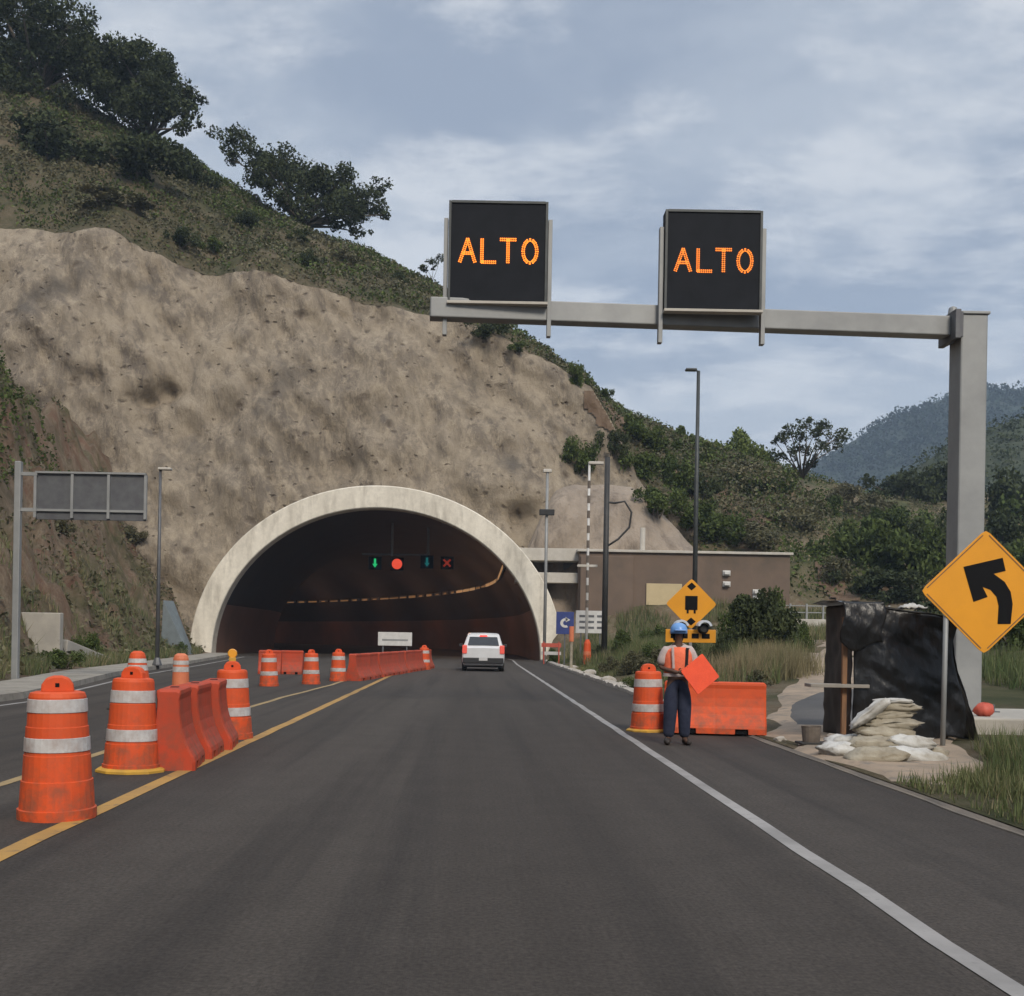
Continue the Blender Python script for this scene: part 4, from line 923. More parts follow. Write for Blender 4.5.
b = MB(); b.box((0, 0, 1.05), (1.1, 0.05, 0.22)); b.build('upper_board', 'red_thing', t); b = MB(); b.box((0, 0, 0.6), (1.1, 0.05, 0.18)); b.build('lower_board', 'paper_white', t)
for s in (-1, 1): b = MB(); b.tube([(s * .42, -.25, 0), (s * .42, 0, 1.25)], 0.035, 6); b.build('leg', 'red_thing', t)
def pole(px, y0, D, label, r, m, name='utility_pole', cat='pole', extra=None):
    tp_ = W(px, y0, D); gz = zr(tp_.x, D); t = empty(name, (tp_.x, D, gz), label, cat); h = tp_.z - gz
    b = MB(); b.tube([(0, 0, -0.5), (0, 0, h)], [r, r * 0.85], 8); b.build('shaft', m, t, smooth=True); return t, h
t, h = pole(547.5, 470, 69, 'slim grey camera pole just right of the tunnel arch', 0.10, 'galv', 'camera_pole')
b = MB(); b.box((0, 0, h - 0.05), (0.5, 0.3, 0.2)); b.build('camera', 'coping', t, bevel=0.03); b = MB(); b.box((0, -0.1, h - 2.55), (0.9, 0.3, 0.35)); b.build('control_box', 'black_trim', t, bevel=0.03)
t, h = pole(607.5, 457, 56, 'thick black pole with a drooping cable loop', 0.15, 'black_pole')
b = MB(); k = 56 / F; b.tube([(8 * k, 0, h - 46 * k), (18 * k, 0, h - 44 * k), (25 * k, 0, h - 55 * k), (23 * k, 0, h - 70 * k), (12 * k, 0, h - 82 * k), (0, 0, h - 90 * k)], 0.05, 6); b.tube([(0, 0, h - 45 * k), (8 * k, 0, h - 46 * k)], 0.05, 6); b.build('cable', 'black_pole', t, smooth=True)
t, h = pole(589.5, 463, 57, 'thin pale pole with dark bands just left of the black pole', 0.07, 'paper_white', 'banded_pole')
for i in range(9): b = MB(); b.lathe([(0.076, 0.35), (0.074, 0.72)], 8, (0, 0, h - 1.6 - i * 0.74), cap=False); b.build('dark_band', 'stone', t)
b = MB(); b.box((0.32, 0, h), (0.75, 0.25, 0.14)); b.build('lamp_head', 'coping', t, bevel=0.03); b = MB(); b.box((-0.02, 0, h - 0.9 - 4.2 ), (1.0, 0.12, 0.12)); b.build('crossbar', 'coping', t, bevel=0.02)
# white fence at the end of the gravel track
a, c = W(795, 650, 60), W(850, 650, 60); t = empty('low_fence', ((a.x + c.x) / 2, 60, zr((a.x + c.x) / 2, 60)), 'low pale fence of posts and rails beyond the gravel track', 'fence')
hl = (c.x - a.x) / 2 + 2
b = MB(); b.box((0, 0, 0.45), (hl * 2, 0.16, 0.9)); b.build('base_wall', 'coping', t, bevel=0.02)
for i in range(9): b = MB(); b.box((-hl + hl * 2 * i / 8, 0, 1.0), (0.09, 0.09, 1.4)); b.build('post', 'galv', t)
for z in (1.25, 1.6): b = MB(); b.box((0, 0.06, z), (hl * 2, 0.03, 0.05)); b.build('rail', 'galv', t)
# ---- black plastic wrapped hut
BD = 17.2
bl, brr, bt_ = W(841, 700, 16.55).x, W(961, 700, 16.55).x, W(870, 602, 16.6).z
hx = (bl + brr) / 2; gz = zr(hx, BD)
hut = empty('plastic_wrapped_hut', (hx, BD, gz), 'makeshift roadside hut wrapped in torn black plastic sheeting', 'hut')
w = (brr - bl) / 2; H = bt_ - gz
def wr(x, y, z): return 0.022 * abs(noise.noise(Vector((x * 2.2 - z * 0.9, y, z * .5 + 4)))) + 0.026 * abs(noise.noise(Vector((x * 1.1 + z * 2.0, y + 3, z * .8)))) + 0.018 * hnoise(x * 1 + z * .3, y + z * .6, 0.5, 4) + 0.012 * abs(noise.noise(Vector((x * 3 + z * 4.0, y, z * 1.2 - x * 2)))) + 0.010 * abs(noise.noise(Vector((x * 9 - z * 2.0, y, z * 2))))
def cover(pts_fn, nu, nv, nm):
    b = MB(); b.grid([[pts_fn(i / nu, j / nv) for i in range(nu + 1)] for j in range(nv + 1)]); o = b.build(nm, 'plastic_black', hut, smooth=True, fix=False)
    s = o.modifiers.new('thick', 'SOLIDIFY'); s.thickness = 0.006; return o
x0f = -w * 0.78
def front(u, v):
    x = x0f + (w * 1.0 - x0f) * u; zt_ = H * (1.0 - 0.11 * (x + w) / (2 * w)) ; zb_ = 0.04 + 0.05 * math.sin(u * 9)
    z = zb_ + (zt_ - zb_) * v; bulge = 0.05 * math.sin(PI * v) * math.sin(PI * u)
    xx = x + (0.10 * math.sin(v * 5 + 1) * u)
    return (xx, -0.55 - bulge - 2.4 * wr(x, 0, z), z)
cover(front, 46, 54, 'front_sheet')
def side(u, v):
    y = -0.55 + 1.3 * u; z = 0.03 + (H * 0.885) * v; return (w * 1.0 + 0.10 * math.sin(v * 5 + 1) + 2 * wr(y, 5, z) + (0.18 * (1 - v) ** 2), y, z)
cover(side, 26, 40, 'side_sheet')
def lside(u, v):
    y = -0.55 + 1.3 * u; z = 0.03 + (H * 0.97) * v; return (x0f - 0.02 + 1.5 * wr(y, 9, z), y, z)
cover(lside, 20, 36, 'inner_sheet'); bpy.data.objects['inner_sheet'].data.materials[0] = M['black_pole']
def roof(u, v):
    x = -w * 1.02 + 2.04 * w * u; y = -0.62 + 1.45 * v; return (x, y, H * (1.005 - 0.11 * u) + 0.02 * hnoise(x, y, 0.4) + 0.03 * math.sin(PI * v))
cover(roof, 40, 24, 'roof_sheet')
def flap(u, v):
    x = -w * 1.02 + (w * 0.70) * u; drop = 0.58 + 0.10 * math.sin(u * 5) + 0.1 * u; z = H * 1.0 - drop * v; return (x + 0.03 * math.sin(v * 6), -0.63 - 0.05 * math.sin(PI * v) - 2 * wr(x, 3, z), z)
cover(flap, 20, 20, 'front_flap')
for x, y, m_ in ((-w * 0.90, -0.5, 'wood'), (-w * 0.70, 0.6, 'wood'), (w * .86, -.40, 'wood'), (w * .86, .6, 'wood')):
    b = MB(); b.box((x, y, H / 2 - 0.15), (0.07, 0.07, H * .93)); b.build('corner_post', m_, hut, bevel=0.006)
b = MB(); b.box((-w * 1.02, -0.5, 0.80), (0.85, 0.32, 0.05)); b.build('shelf', 'wood_grey', hut, bevel=0.006)
# torn bits of pale lining and a white cloth on the roof
b = MB(); rows = []
for i in range(8):
    rows.append([(0.25 + 0.36 * (j / 9 - .5) + .02 * math.sin(i * 2 + j), -0.35 + 0.22 * (i / 7 - .5), H * 0.935 + 0.07 + 0.06 * math.sin(PI * i / 7) * math.sin(PI * j / 9) + .015 * math.sin(j * 2.3 + i)) for j in range(10)])
b.grid(rows); o = b.build('cloth', 'sack_white', smooth=True, fix=False, loc=hut.location); s_ = o.modifiers.new('thick', 'SOLIDIFY'); s_.thickness = 0.02; tag(o, 'small white rag lying on top of the black hut', 'cloth')
# ---- sandbags
def sack(px, py, D, sx, sy, sz, rz, m, label, tilt=0, seed=0):
    rd = random.Random(seed); p = W(px, py, D); b = MB(); rows = []
    for i in range(13):
        th = PI * i / 12; r = []
        for j in range(20):
            ph = 2 * PI * j / 20
            x = abs(math.cos(ph)) ** 0.6 * math.copysign(1, math.cos(ph)) * math.sin(th) ** 0.7; y = abs(math.sin(ph)) ** 0.6 * math.copysign(1, math.sin(ph)) * math.sin(th) ** 0.7; z = math.cos(th)
            n = 1 + 0.26 * hnoise(x * 2 + seed, y * 2 + z * 2, 1.0)
            fold = 0.09 * math.sin(x * 8 + seed * 1.7) * math.sin(y * 7)
            r.append((x * sx / 2 * n, y * sy / 2 * n, (z * (0.5 - 0.16 * abs(x) ** 3) + fold) * sz * n))
        rows.append(r)
    b.grid(rows, closed=True)
    o = b.build('sandbag', m, smooth=True, loc=p); o.rotation_euler = (0, R(tilt), R(rz)); tag(o, label, 'sandbag', 'sandbags heaped before the black hut'); return o
SB = [(846, 752, 14.5, .70, .46, .24, 25, 'sack_white', 'front left sandbag at the foot of the heap'), (876, 757, 13.9, .74, .46, .22, -8, 'sack', 'beige sandbag in the middle of the bottom row'),
      (914, 757, 14.0, .74, .46, .22, 10, 'sack_white', 'rightmost sandbag of the bottom row, near the sign post'), (848, 743, 15.0, .66, .44, .20, -10, 'sack_white', 'flat white sack at the far left end of the heap'),
      (872, 745, 14.5, .66, .46, .22, -4, 'sack', 'beige sandbag in the second row, left'), (907, 744, 14.5, .70, .46, .22, 8, 'sack_white', 'whitish sandbag in the second row, right'),
      (886, 734, 14.8, .80, .50, .19, 8, 'sack', 'tan sandbag just above the second row, wide'), (890, 724, 14.9, .70, .48, .17, -9, 'sack', 'tan sandbag in the middle of the tall stack'),
      (886, 715, 15.0, .66, .46, .15, 7, 'sack', 'tan sandbag right under the topmost one'), (895, 707, 15.0, .62, .42, .13, -6, 'sack', 'topmost tan sandbag of the stack'),
      (870, 713, 14.85, .62, .34, .14, -14, 'sack_white', 'bright white empty sack draped down the left of the stack'), (893, 701, 15.0, .50, .34, .07, 6, 'sack_white', 'white sack folded over the very top of the stack'),
      (932, 755, 14.6, .42, .36, .20, 40, 'sack', 'small sandbag leaning by the sign post'), (862, 741, 15.3, .5, .36, .16, 30, 'sack', 'dirty sandbag behind the flat white sack')]
for i, s_ in enumerate(SB):
    sack(s_[0], s_[1], s_[2], s_[3], s_[4], s_[5], s_[6], s_[7], s_[8], tilt=(-38 if i == 10 else random.Random(i).uniform(-6, 6)), seed=i)
p = W(811, 746, 15.9); t = empty('bucket', (p.x, 15.9, zr(p.x, 15.9) + .03), 'dirty brown bucket on a dark slab left of the hut', 'bucket')
b = MB(); b.lathe([(0.115, 0.03), (0.135, 0.24), (0.14, 0.25), (0.13, 0.25), (0.11, 0.06)], 18); b.build('body', 'stone', t)
b = MB(); b.box((0.03, 0, 0.015), (0.42, 0.34, 0.03)); b.build('slab', 'rubber_black', t, bevel=0.008)
p = W(738, 712, 21)
# ---- loose stones
for i, (px, py, s_) in enumerate(((600, 683, .28), (616, 688, .22), (590, 676, .30), (573, 670, .26), (628, 694, .2), (1005, 735, .2), (834, 742, .12), (760, 742, .09))):
    q = G(px, py); q.x = max(q.x, 4.45); z = zr(q.x, q.y); b = MB(); bm = bmesh.new(); bmesh.ops.create_icosphere(bm, subdivisions=2, radius=1)
    vs = [v.co * (1 + .3 * hnoise(v.co.x * 2 + i * 5, v.co.y * 2 + v.co.z, 1.0)) for v in bm.verts]; fs = [tuple(v.index for v in f.verts) for f in bm.faces]; bm.free()
    b.add([(v.x * s_, v.y * s_, v.z * s_ * .6) for v in vs], fs); o = b.build('stone', 'stone_pale', loc=(q.x, q.y, z + s_ * .2)); tag(o, 'pale rough loose stone lying along the right road edge', 'stone', 'loose stones by the right road edge')
# ---- white car seen from behind
cp = G(483, 671.5)
car = empty('white_car', (cp.x, cp.y, 0), 'white compact people carrier driving into the tunnel, seen from behind', 'car')
st = [(0.0, .84, .98, .30, .80), (0.05, .88, 1.02, .26, .80), (0.12, .90, 1.12, .24, .78), (0.36, .90, 1.56, .24, .66), (0.70, .90, 1.61, .24, .66), (1.6, .91, 1.63, .24, .67), (2.4, .91, 1.58, .24, .65), (3.15, .89, 1.08, .24, .72), (3.9, .86, .92, .24, .74), (4.2, .76, .74, .30, .66)]
b = MB(); rows = []
for y, w, z, zb_, rw in st:
    belt = min(1.0, z - 0.06)
    h_ = [(w * .90, zb_), (w * .98, zb_ + .15), (w, .62), (w * .985, belt * .9), (w * .96, belt), (rw + .03, z - 0.09), (rw, z - 0.03), (rw - .10, z), (0, z + .015)]
    rows.append([(-x, y, zz) for x, zz in h_] + [(x, y, zz) for x, zz in reversed(h_[:-1])])
b.grid(rows, closed=True); n = len(rows[0]); b.f += [tuple(range(n)), tuple(range(len(b.v) - n, len(b.v)))]; b.m += [0, 0]
body = b.build('body', 'car_white', car, smooth=False, bevel=0.03)
def slant(x0, x1, z0, z1, x0t, x1t, off, nm, m, par):
    yz = lambda z: 0.12 + (z - 1.12) / (1.56 - 1.12) * 0.24
    b = MB(); q = [(x0, yz(z0) - off, z0), (x1, yz(z0) - off, z0), (x1t, yz(z1) - off, z1), (x0t, yz(z1) - off, z1)]
    b.add(q + [(a, c + .02, d) for a, c, d in q], [(0, 1, 2, 3), (7, 6, 5, 4), (0, 4, 5, 1), (1, 5, 6, 2), (2, 6, 7, 3), (3, 7, 4, 0)]); return b.build(nm, m, par)
slant(-.66, .66, 1.10, 1.46, -.58, .58, 0.03, 'rear_window', 'glass_dark', car)
slant(-.16, .16, 1.475, 1.535, -.15, .15, 0.05, 'brake_light', 'brake_red', car)
for s in (-1, 1):
    b = MB(); b.box((s * .79, 0.02, .93), (.20, .14, .36)); b.build('tail_light', 'tail_red', car, bevel=0.03)
    b = MB(); b.prism([(y, z) for y, z in ((0.55, 1.06), (2.75, 1.06), (2.25, 1.46), (0.62, 1.46))], 0, 0.02); b.v = [(s * (.83 - (z - 1.06) * .35) + s * y, x, z) for x, y, z in b.v]; b.build('side_window', 'glass_dark', car)
    b = MB(); b.box((s * .98, 2.55, 1.08), (.16, .12, .14)); b.build('side_mirror', 'black_trim', car, bevel=0.02)
    for y in (.78, 3.35):
        b = MB(); b.lathe([(.20, -.1), (.30, -.1), (.325, -.07), (.325, .07), (.30, .1), (.20, .1)], 24); b.v = [(s * .80 + z, y + x, .325 + yy) for x, yy, z in b.v]; q = b.build('wheel', 'rubber_black', car)
        b = MB(); b.lathe([(.20, -.105), (.06, -.12), (.06, .12), (.20, .105)], 16); b.v = [(s * .80 + z, y + x, .325 + yy) for x, yy, z in b.v]; b.build('rim', 'chrome', q)
b = MB(); b.box((0, -.03, .46), (1.72, .16, .24)); b.build('rear_bumper', 'black_trim', car, bevel=0.03)
b = MB(); b.box((0, 0.035, .86), (.56, .03, .11)); b.build('plate_recess', 'black_trim', car); b = MB(); b.box((0, -.118, .52), (.36, .01, .12)); b.build('licence_plate', 'plate', car)
b = MB(); b.box((0, 2.0, .22), (1.5, 3.6, .10)); b.build('underbody', 'black_trim', car)
# ---- flagger
def skin(name, verts, edges, rad, m, parent, root=0, sub=2, loc=(0, 0, 0)):
    me = bpy.data.meshes.new(name); me.from_pydata([Vector(v) for v in verts], edges, []); o = bpy.data.objects.new(name, me); C.objects.link(o)
    md = o.modifiers.new('skin', 'SKIN'); md.use_smooth_shade = True; md.branch_smoothing = 0.6
    for i, r in enumerate(rad): me.skin_vertices[0].data[i].radius = r if hasattr(r, '__len__') else (r, r)
    for i in range(len(verts)): me.skin_vertices[0].data[i].use_root = (i == root)
    if sub: s = o.modifiers.new('sub', 'SUBSURF'); s.levels = sub; s.render_levels = sub
    dg = bpy.context.evaluated_depsgraph_get(); ev = o.evaluated_get(dg); nm = bpy.data.meshes.new_from_object(ev); o.modifiers.clear(); o.data = nm
    nm.materials.clear(); nm.materials.append(M[m]); nm.polygons.foreach_set('use_smooth', [True] * len(nm.polygons))
    bpy.data.meshes.remove(me); nm.name = name
    if parent: o.parent = parent
    return o
pp = G(676.5, 744.5)
per = empty('person', (pp.x, pp.y, 0.0), 'road worker in blue hard hat, orange vest and dark trousers, holding an orange sign', 'person')
V = {'pel': (0, 0, .93), 'sp': (0, 0, 1.12), 'ch': (0, .01, 1.30), 'nk': (0, 0, 1.45), 'hb': (0, -.02, 1.54), 'hm': (0, -.03, 1.61), 'ht': (0, -.02, 1.69), 'ns': (0, -.115, 1.585),
     'sl': (-.175, .01, 1.385), 'el': (-.245, .03, 1.11), 'wl': (-.06, -.22, 1.05), 'sr': (.175, .01, 1.385), 'er': (.255, .0, 1.13), 'wr': (.13, -.24, 1.08),
     'hl': (-.09, 0, .89), 'kl': (-.100, -.02, .49), 'al': (-.115, .02, .09), 'tl': (-.17, -.14, .045), 'hr': (.09, 0, .89), 'kr': (.100, -.03, .49), 'ar': (.115, .02, .09), 'tr': (.14, -.15, .045),
     'pl': (-.015, -.26, 1.05), 'pr': (.10, -.29, 1.10)}
E = [('pel', 'sp'), ('sp', 'ch'), ('ch', 'nk'), ('nk', 'hb'), ('hb', 'hm'), ('hm', 'ht'), ('hm', 'ns'), ('ch', 'sl'), ('sl', 'el'), ('el', 'wl'), ('ch', 'sr'), ('sr', 'er'), ('er', 'wr'), ('pel', 'hl'), ('hl', 'kl'), ('kl', 'al'), ('al', 'tl'), ('pel', 'hr'), ('hr', 'kr'), ('kr', 'ar'), ('ar', 'tr'), ('wl', 'pl'), ('wr', 'pr')]
RD = dict(pel=(.14, .105), sp=(.135, .10), ch=(.145, .11), nk=(.055, .055), hb=(.07, .08), hm=(.08, .098), ht=(.06, .075), ns=(.018, .018), sl=(.06, .06), el=.042, wl=.029, sr=(.06, .06), er=.042, wr=.029, hl=.095, kl=.064, al=.044, tl=.035, hr=.095, kr=.064, ar=.042, tr=.035, pl=(.036, .018), pr=(.036, .018))
# fingers: five short chains rooted in each palm
FI = []
for side, palm, wr_ in (('l', 'pl', 'wl'), ('r', 'pr', 'wr')):
    p = Vector(V[palm]); d = (p - Vector(V[wr_])).normalized(); up = Vector((0, 0, 1)); 
    for k in range(5):
        if k < 4: a = p + up * (0.030 - 0.019 * k) + d * 0.02; ln = (.072, .080, .075, .060)[k]; m1 = a + d * ln * .5; e_ = m1 + (d * .5 + Vector((0, .8, -.1))).normalized() * ln * .45; r = .009
        else: a = p + up * .02 - d * .02; m1 = a + up * .03 + d * .01; e_ = m1 + up * .01 + d * .03; r = .010
        FI.append((palm, a, m1, e_, r))
nm_ = list(V); vv = [V[k] for k in nm_]; ee = [(nm_.index(a), nm_.index(b)) for a, b in E]; rr = [RD[k] for k in nm_]
for palm, a, m1, e_, r in FI:
    i0 = len(vv); vv += [a, m1, e_]; rr += [r, r, r * .85]; ee += [(nm_.index(palm), i0), (i0, i0 + 1), (i0 + 1, i0 + 2)]
skin('body', vv, ee, rr, 'skin', per)
def sub_skin(name, keys, edges, grow, m, over=None, sub=2):
    over = over or {}; P_ = {k: V[k] for k in keys}; P_.update({k: v[0] for k, v in over.items()}); ks = list(P_)
    r_ = []
    for k in ks:
        if k in over: r_.append(over[k][1]); continue
        q = RD[k]; q = q if hasattr(q, '__len__') else (q, q); r_.append((q[0] + grow, q[1] + grow))
    return skin(name, [P_[k] for k in ks], [(ks.index(a), ks.index(b)) for a, b in edges], r_, m, per, sub=sub)
sub_skin('trousers', ['pel', 'hl', 'kl', 'al', 'hr', 'kr', 'ar'], [('w', 'pel'), ('pel', 'hl'), ('hl', 'kl'), ('kl', 'al'), ('pel', 'hr'), ('hr', 'kr'), ('kr', 'ar')], .042, 'trousers', {'w': ((0, 0, 1.0), (.185, .14))})
sub_skin('shirt', ['sp', 'ch', 'sl', 'sr'], [('w', 'sp'), ('sp', 'ch'), ('ch', 'c'), ('ch', 'sl'), ('sl', 'e1'), ('ch', 'sr'), ('sr', 'e2')], .032, 'shirt',
         {'w': ((0, 0, .96), (.185, .14)), 'c': ((0, 0, 1.47), (.085, .085)), 'e1': ((-.24, .02, 1.13), (.082, .082)), 'e2': ((.25, .01, 1.13), (.082, .082))})
sub_skin('vest', [], [('w', 's1'), ('s1', 'c1'), ('c1', 'c2')], .036, 'vest', {'w': ((0, 0, .965), (.235, .18)), 's1': ((0, 0, 1.12), (.225, .172)), 'c1': ((0, .0, 1.30), (.235, .178)), 'c2': ((0, .005, 1.43), (.16, .13))})
b = MB(); b.lathe([(1, 0), (1, .045)], 24, cap=False); b.v = [(x * .215, y * .168, z + .985) for x, y, z in b.v]; b.build('waist_band', 'shirt', per, smooth=True)
for s in (-1, 1):
    b = MB(); b.beam((s * .09, -.168, 1.10), (s * .105, -.150, 1.40), 0.045, .014); b.build('vest_strap', 'black_trim' if s > 0 else 'shirt', per, bevel=0.003)
    b = MB(); b.tube([(s * .13, .075, .045), (s * .13, 0.0, .06), (s * .15, -.10, .05), (s * .155, -.175, .04)], [.045, .055, .048, .03], 10); b.build('shoe', 'shoe', per, smooth=True)
b = MB(); b.lathe([(.122, -.03), (.124, .0), (.118, .05), (.092, .10), (.045, .125), (.005, .13)], 20); b.v = [(x, y * 1.15 - .025, z + 1.632) for x, y, z in b.v]; hm = b.build('helmet', 'helmet', per, smooth=True)
b = MB(); b.box((0, -.165, 1.650), (.18, .10, .012)); b.build('brim', 'helmet', hm, bevel=0.005)
for s in (-1, 1): b = MB(); b.lathe([(.002, 0), (.012, .004), (.012, .008), (.002, .012)], 8); b.v = [(s * .034 + x, -.122 + y * .3, z + 1.618) for x, y, z in b.v]; b.build('eye', 'ink', per)
b = MB(); rows = []
for z, rx, ry in ((1.50, .07, .08), (1.57, .092, .10), (1.66, .095, .105)):
    rows.append([(rx * math.sin(a), -.01 - ry * math.cos(a), z) for a in np.linspace(1.9, 2 * PI - 1.9, 15)])
b.grid(rows); b.build('hair', 'hair', per, smooth=True, fix=False)
per.scale = (.97, .97, .965)
q = W(700, 674, pp.y - 0.31)
hs = empty('hand_sign', q, 'bright orange diamond shaped sign held by the road worker', 'sign', rot=(R(-6), R(7), R(6)))
b = MB(); diamond(b, 0, 0, .275, .285, -.008, .008, rad=.06); b.build('plate', 'flag', hs, bevel=0.002)
b = MB(); b.tube([(-.16, .02, -.05), (0.02, .02, 0), (.1, .02, .02)], .012, 8); b.build('handle', 'wood', hs)
# ================================================================== VEGETATION
def clump_list(lst, D, spread, rs=1.0, seed=0):
    rd = random.Random(seed); return [(W(px, py, D + rd.uniform(-spread, spread)), r * D / F * rs) for px, py, r in lst]
tree(W(300, 244, 112), clump_list([(296, 170, 20), (318, 198, 20), (342, 204, 18), (270, 172, 20), (362, 212, 14), (240, 140, 17), (233, 158, 10), (258, 158, 18), (252, 178, 12), (282, 170, 20), (300, 186, 20), (318, 176, 17), (332, 188, 18), (345, 176, 13), (358, 196, 17), (376, 190, 11), (378, 208, 12), (350, 214, 14), (358, 232, 9), (330, 208, 16), (305, 206, 14), (282, 196, 12), (268, 182, 12), (384, 215, 6), (336, 226, 8)], 112, 4, seed=2),
     'hill_oak', 'spreading dark tree leaning downhill alone on the crest, above the arch', 0.45, 0.22, 11000, 'leaf_dark', 'big trees on the left crest', seed=3)
tree(W(150, 165, 112), clump_list([(108, 78, 24), (140, 108, 22), (158, 92, 24), (95, 60, 24), (118, 52, 20), (140, 58, 22), (160, 70, 20), (175, 88, 18), (188, 96, 13), (150, 88, 22), (125, 80, 24), (170, 108, 16), (190, 112, 12), (182, 128, 9), (100, 90, 24), (130, 105, 20), (160, 118, 12)], 112, 5, seed=4),
     'hill_oak', 'broad dark tree just left of the gap, overhanging the slope edge', 0.5, 0.24, 14000, 'leaf_dark', 'big trees on the left crest', seed=5)
tree(W(40, 120, 110), clump_list([(68, 40, 26), (40, 50, 28), (86, 72, 22), (10, 90, 26), (20, 0, 28), (40, 10, 22), (62, 22, 20), (80, 38, 20), (55, 50, 22), (30, 35, 24), (15, 60, 24), (45, 75, 22), (75, 68, 22), (-15, 20, 30), (-20, 60, 30), (0, -25, 26), (60, 98, 16), (92, 62, 16)], 110, 5, seed=6),
     'hill_oak', 'largest dark tree at the top left corner of the hill', 0.55, 0.25, 17000, 'leaf_dark', 'big trees on the left crest', seed=7)
tree(W(432, 292, 110), clump_list([(424, 268, 5), (415, 276, 4), (433, 262, 5), (428, 280, 3), (440, 258, 5)], 110, 1), 'sparse_sapling', 'thin sparse sapling on the crest left of the left message sign', 0.07, 0.16, 320, 'leaf_dark', seed=8)
tree(W(800, 492, 112), clump_list([(783, 438, 6), (790, 428, 5), (800, 436, 6), (806, 424, 6), (815, 432, 6), (824, 426, 6), (833, 436, 6), (842, 435, 5), (838, 446, 4), (781, 456, 5), (820, 446, 6), (806, 450, 6), (793, 450, 5), (812, 462, 5), (775, 441, 3)], 112, 2.5, rs=1.35, seed=9),
     'sparse_tree', 'sparse open tree with bare limbs standing against the sky on the right ridge', 0.28, 0.17, 2000, 'leaf_dark', seed=10, fork=0.25)
def bush_proto(n, leaf, m, seed):
    rng = np.random.default_rng(seed); rd = random.Random(seed); cs_, rs_ = [], []
    for k in range(17):
        a = rd.uniform(0, 2 * PI); q = rd.uniform(0, .78); z = rd.uniform(.12, .85) * (1 - .45 * q)
        cs_.append((math.cos(a) * q, math.sin(a) * q, z)); g_ = rd.uniform(.55, 1.15); rs_.append((.27 * g_, .27 * g_ * rd.uniform(.7, 1.2), .22 * g_))
    v = leaf_quads(cs_, rs_, n, leaf, rng, 0.25)
    t = empty('bush', (0, -500, 0), 'x', 'bush'); quad_obj('foliage', v, m, t)
    b = MB()
    for k in range(7):
        c = Vector(cs_[k]); b.tube([(0.03 * k - .1, 0, -0.15), c * 0.5 + Vector((0, 0, .05)), c], [.035, .02, .008], 4)
    b.build('stems', 'bark', t); return t
BP = {}
def bush(px, py, D, wd, ht, m, label, group=None, near=False, name='bush', z=None, x=None, cat='bush', var=None):
    rd = random.Random(int(px * 7 + py * 3 + D)); var = rd.randrange(4) if var is None else var
    key = (m, near, var)
    if key not in BP: BP[key] = bush_proto(6500 if near else 3000, 0.034 if near else 0.044, m, hash(m) % 97 * 0 + var * 11 + len(m) + near * 50)
    p = W(px, py, D)
    t = copy_tree(BP[key], (p.x, D, z if z is not None else p.z), label, rz=rd.uniform(0, 6), scale=(wd / 1.7, wd / 1.7, ht / 1.05), group=group); t.name = name; t['category'] = cat
    return t
from mathutils.bvhtree import BVHTree
def bvh(*names):
    vs, fs = [], []
    for n in names:
        me = bpy.data.objects[n].data; o = len(vs); vs += [v.co.copy() for v in me.vertices]; fs += [tuple(i + o for i in p.vertices) for p in me.polygons]
    return BVHTree.FromPolygons(vs, fs)
BV = bvh('hillside', 'rock_face', 'left_slope', 'bank_terrain', 'shotcrete_mound', 'wooded_hill')
def surf(px, py):
    o = Vector((0, 0, HC)); d = (W(px, py, 10) - o).normalized(); h = BV.ray_cast(o, d)
    return h[0]
def down(x, y, z=80):
    h = BV.ray_cast(Vector((x, y, z)), Vector((0, 0, -1))); return h[0].z if h[0] is not None else 0
def sbush(px, py, wpx, hpx, m, label, group=None, D=None, near=False, name='bush', cat='bush'):
    """a bush whose foot stands on the terrain seen at px, py (or at distance D); size in metres from its apparent size"""
    h = surf(px, py) if D is None else None
    if h is None:
        k = 0
        while h is None and k < 14 and D is None: k += 1; h = surf(px, py + 2 * k)
        if h is None: p = W(px, py, D or 100); h = Vector((p.x, p.y, down(p.x, p.y)))
    D_ = h.y
    return bush(px, py, D_, wpx * D_ / F, hpx * D_ / F, m, label, group, near, name, z=h.z - 0.1 * hpx * D_ / F, cat=cat)
for px, py, w, h, m, l in [(312, 268, 30, 24, 'leaf_dark', 'round dark shrub on the hill edge below the leaning crest tree'), (180, 245, 44, 26, 'leaf_dark', 'dark shrub above the rock lip, below the big left trees'),
                            (214, 252, 36, 20, 'leaf_mid', 'green shrub on the rock lip right of a darker one'), (398, 281, 20, 16, 'leaf_dark', 'small shrub on the crest right of the leaning tree'),
                            (484, 336, 50, 26, 'leaf_dark', 'dark shrub showing under the gantry beam below the left message sign'), (518, 352, 26, 16, 'leaf_mid', 'small tuft on the crest just right of the beam shrub'),
                            (579, 386, 26, 34, 'leaf_mid', 'upright pale shrub on the crest above the end of the cut'), (603, 400, 28, 18, 'leaf_mid', 'low tuft on the crest near the end of the cut'),
                            (140, 178, 100, 56, 'leaf_dark', 'dark undergrowth mass below the big left trees'), (50, 158, 110, 60, 'leaf_dark', 'dark undergrowth near the top left corner'),
                            (190, 182, 60, 36, 'leaf_dark', 'dark undergrowth at the right foot of the big left trees'), 
                            (105, 205, 90, 18, 'leaf_olive', 'green brush above the rock lip at the left'),
                            (252, 228, 40, 22, 'leaf_dark', 'dark brush under the leaning crest tree, left side'), (345, 262, 34, 16, 'leaf_olive', 'olive brush right under the leaning crest tree'),
                            (300, 240, 30, 16, 'leaf_dark', 'dark tuft at the foot of the leaning crest tree')]:
    sbush(px, py, w, h, m, l, 'shrubs on the left hill')
RG = 'bushes on the right hill'
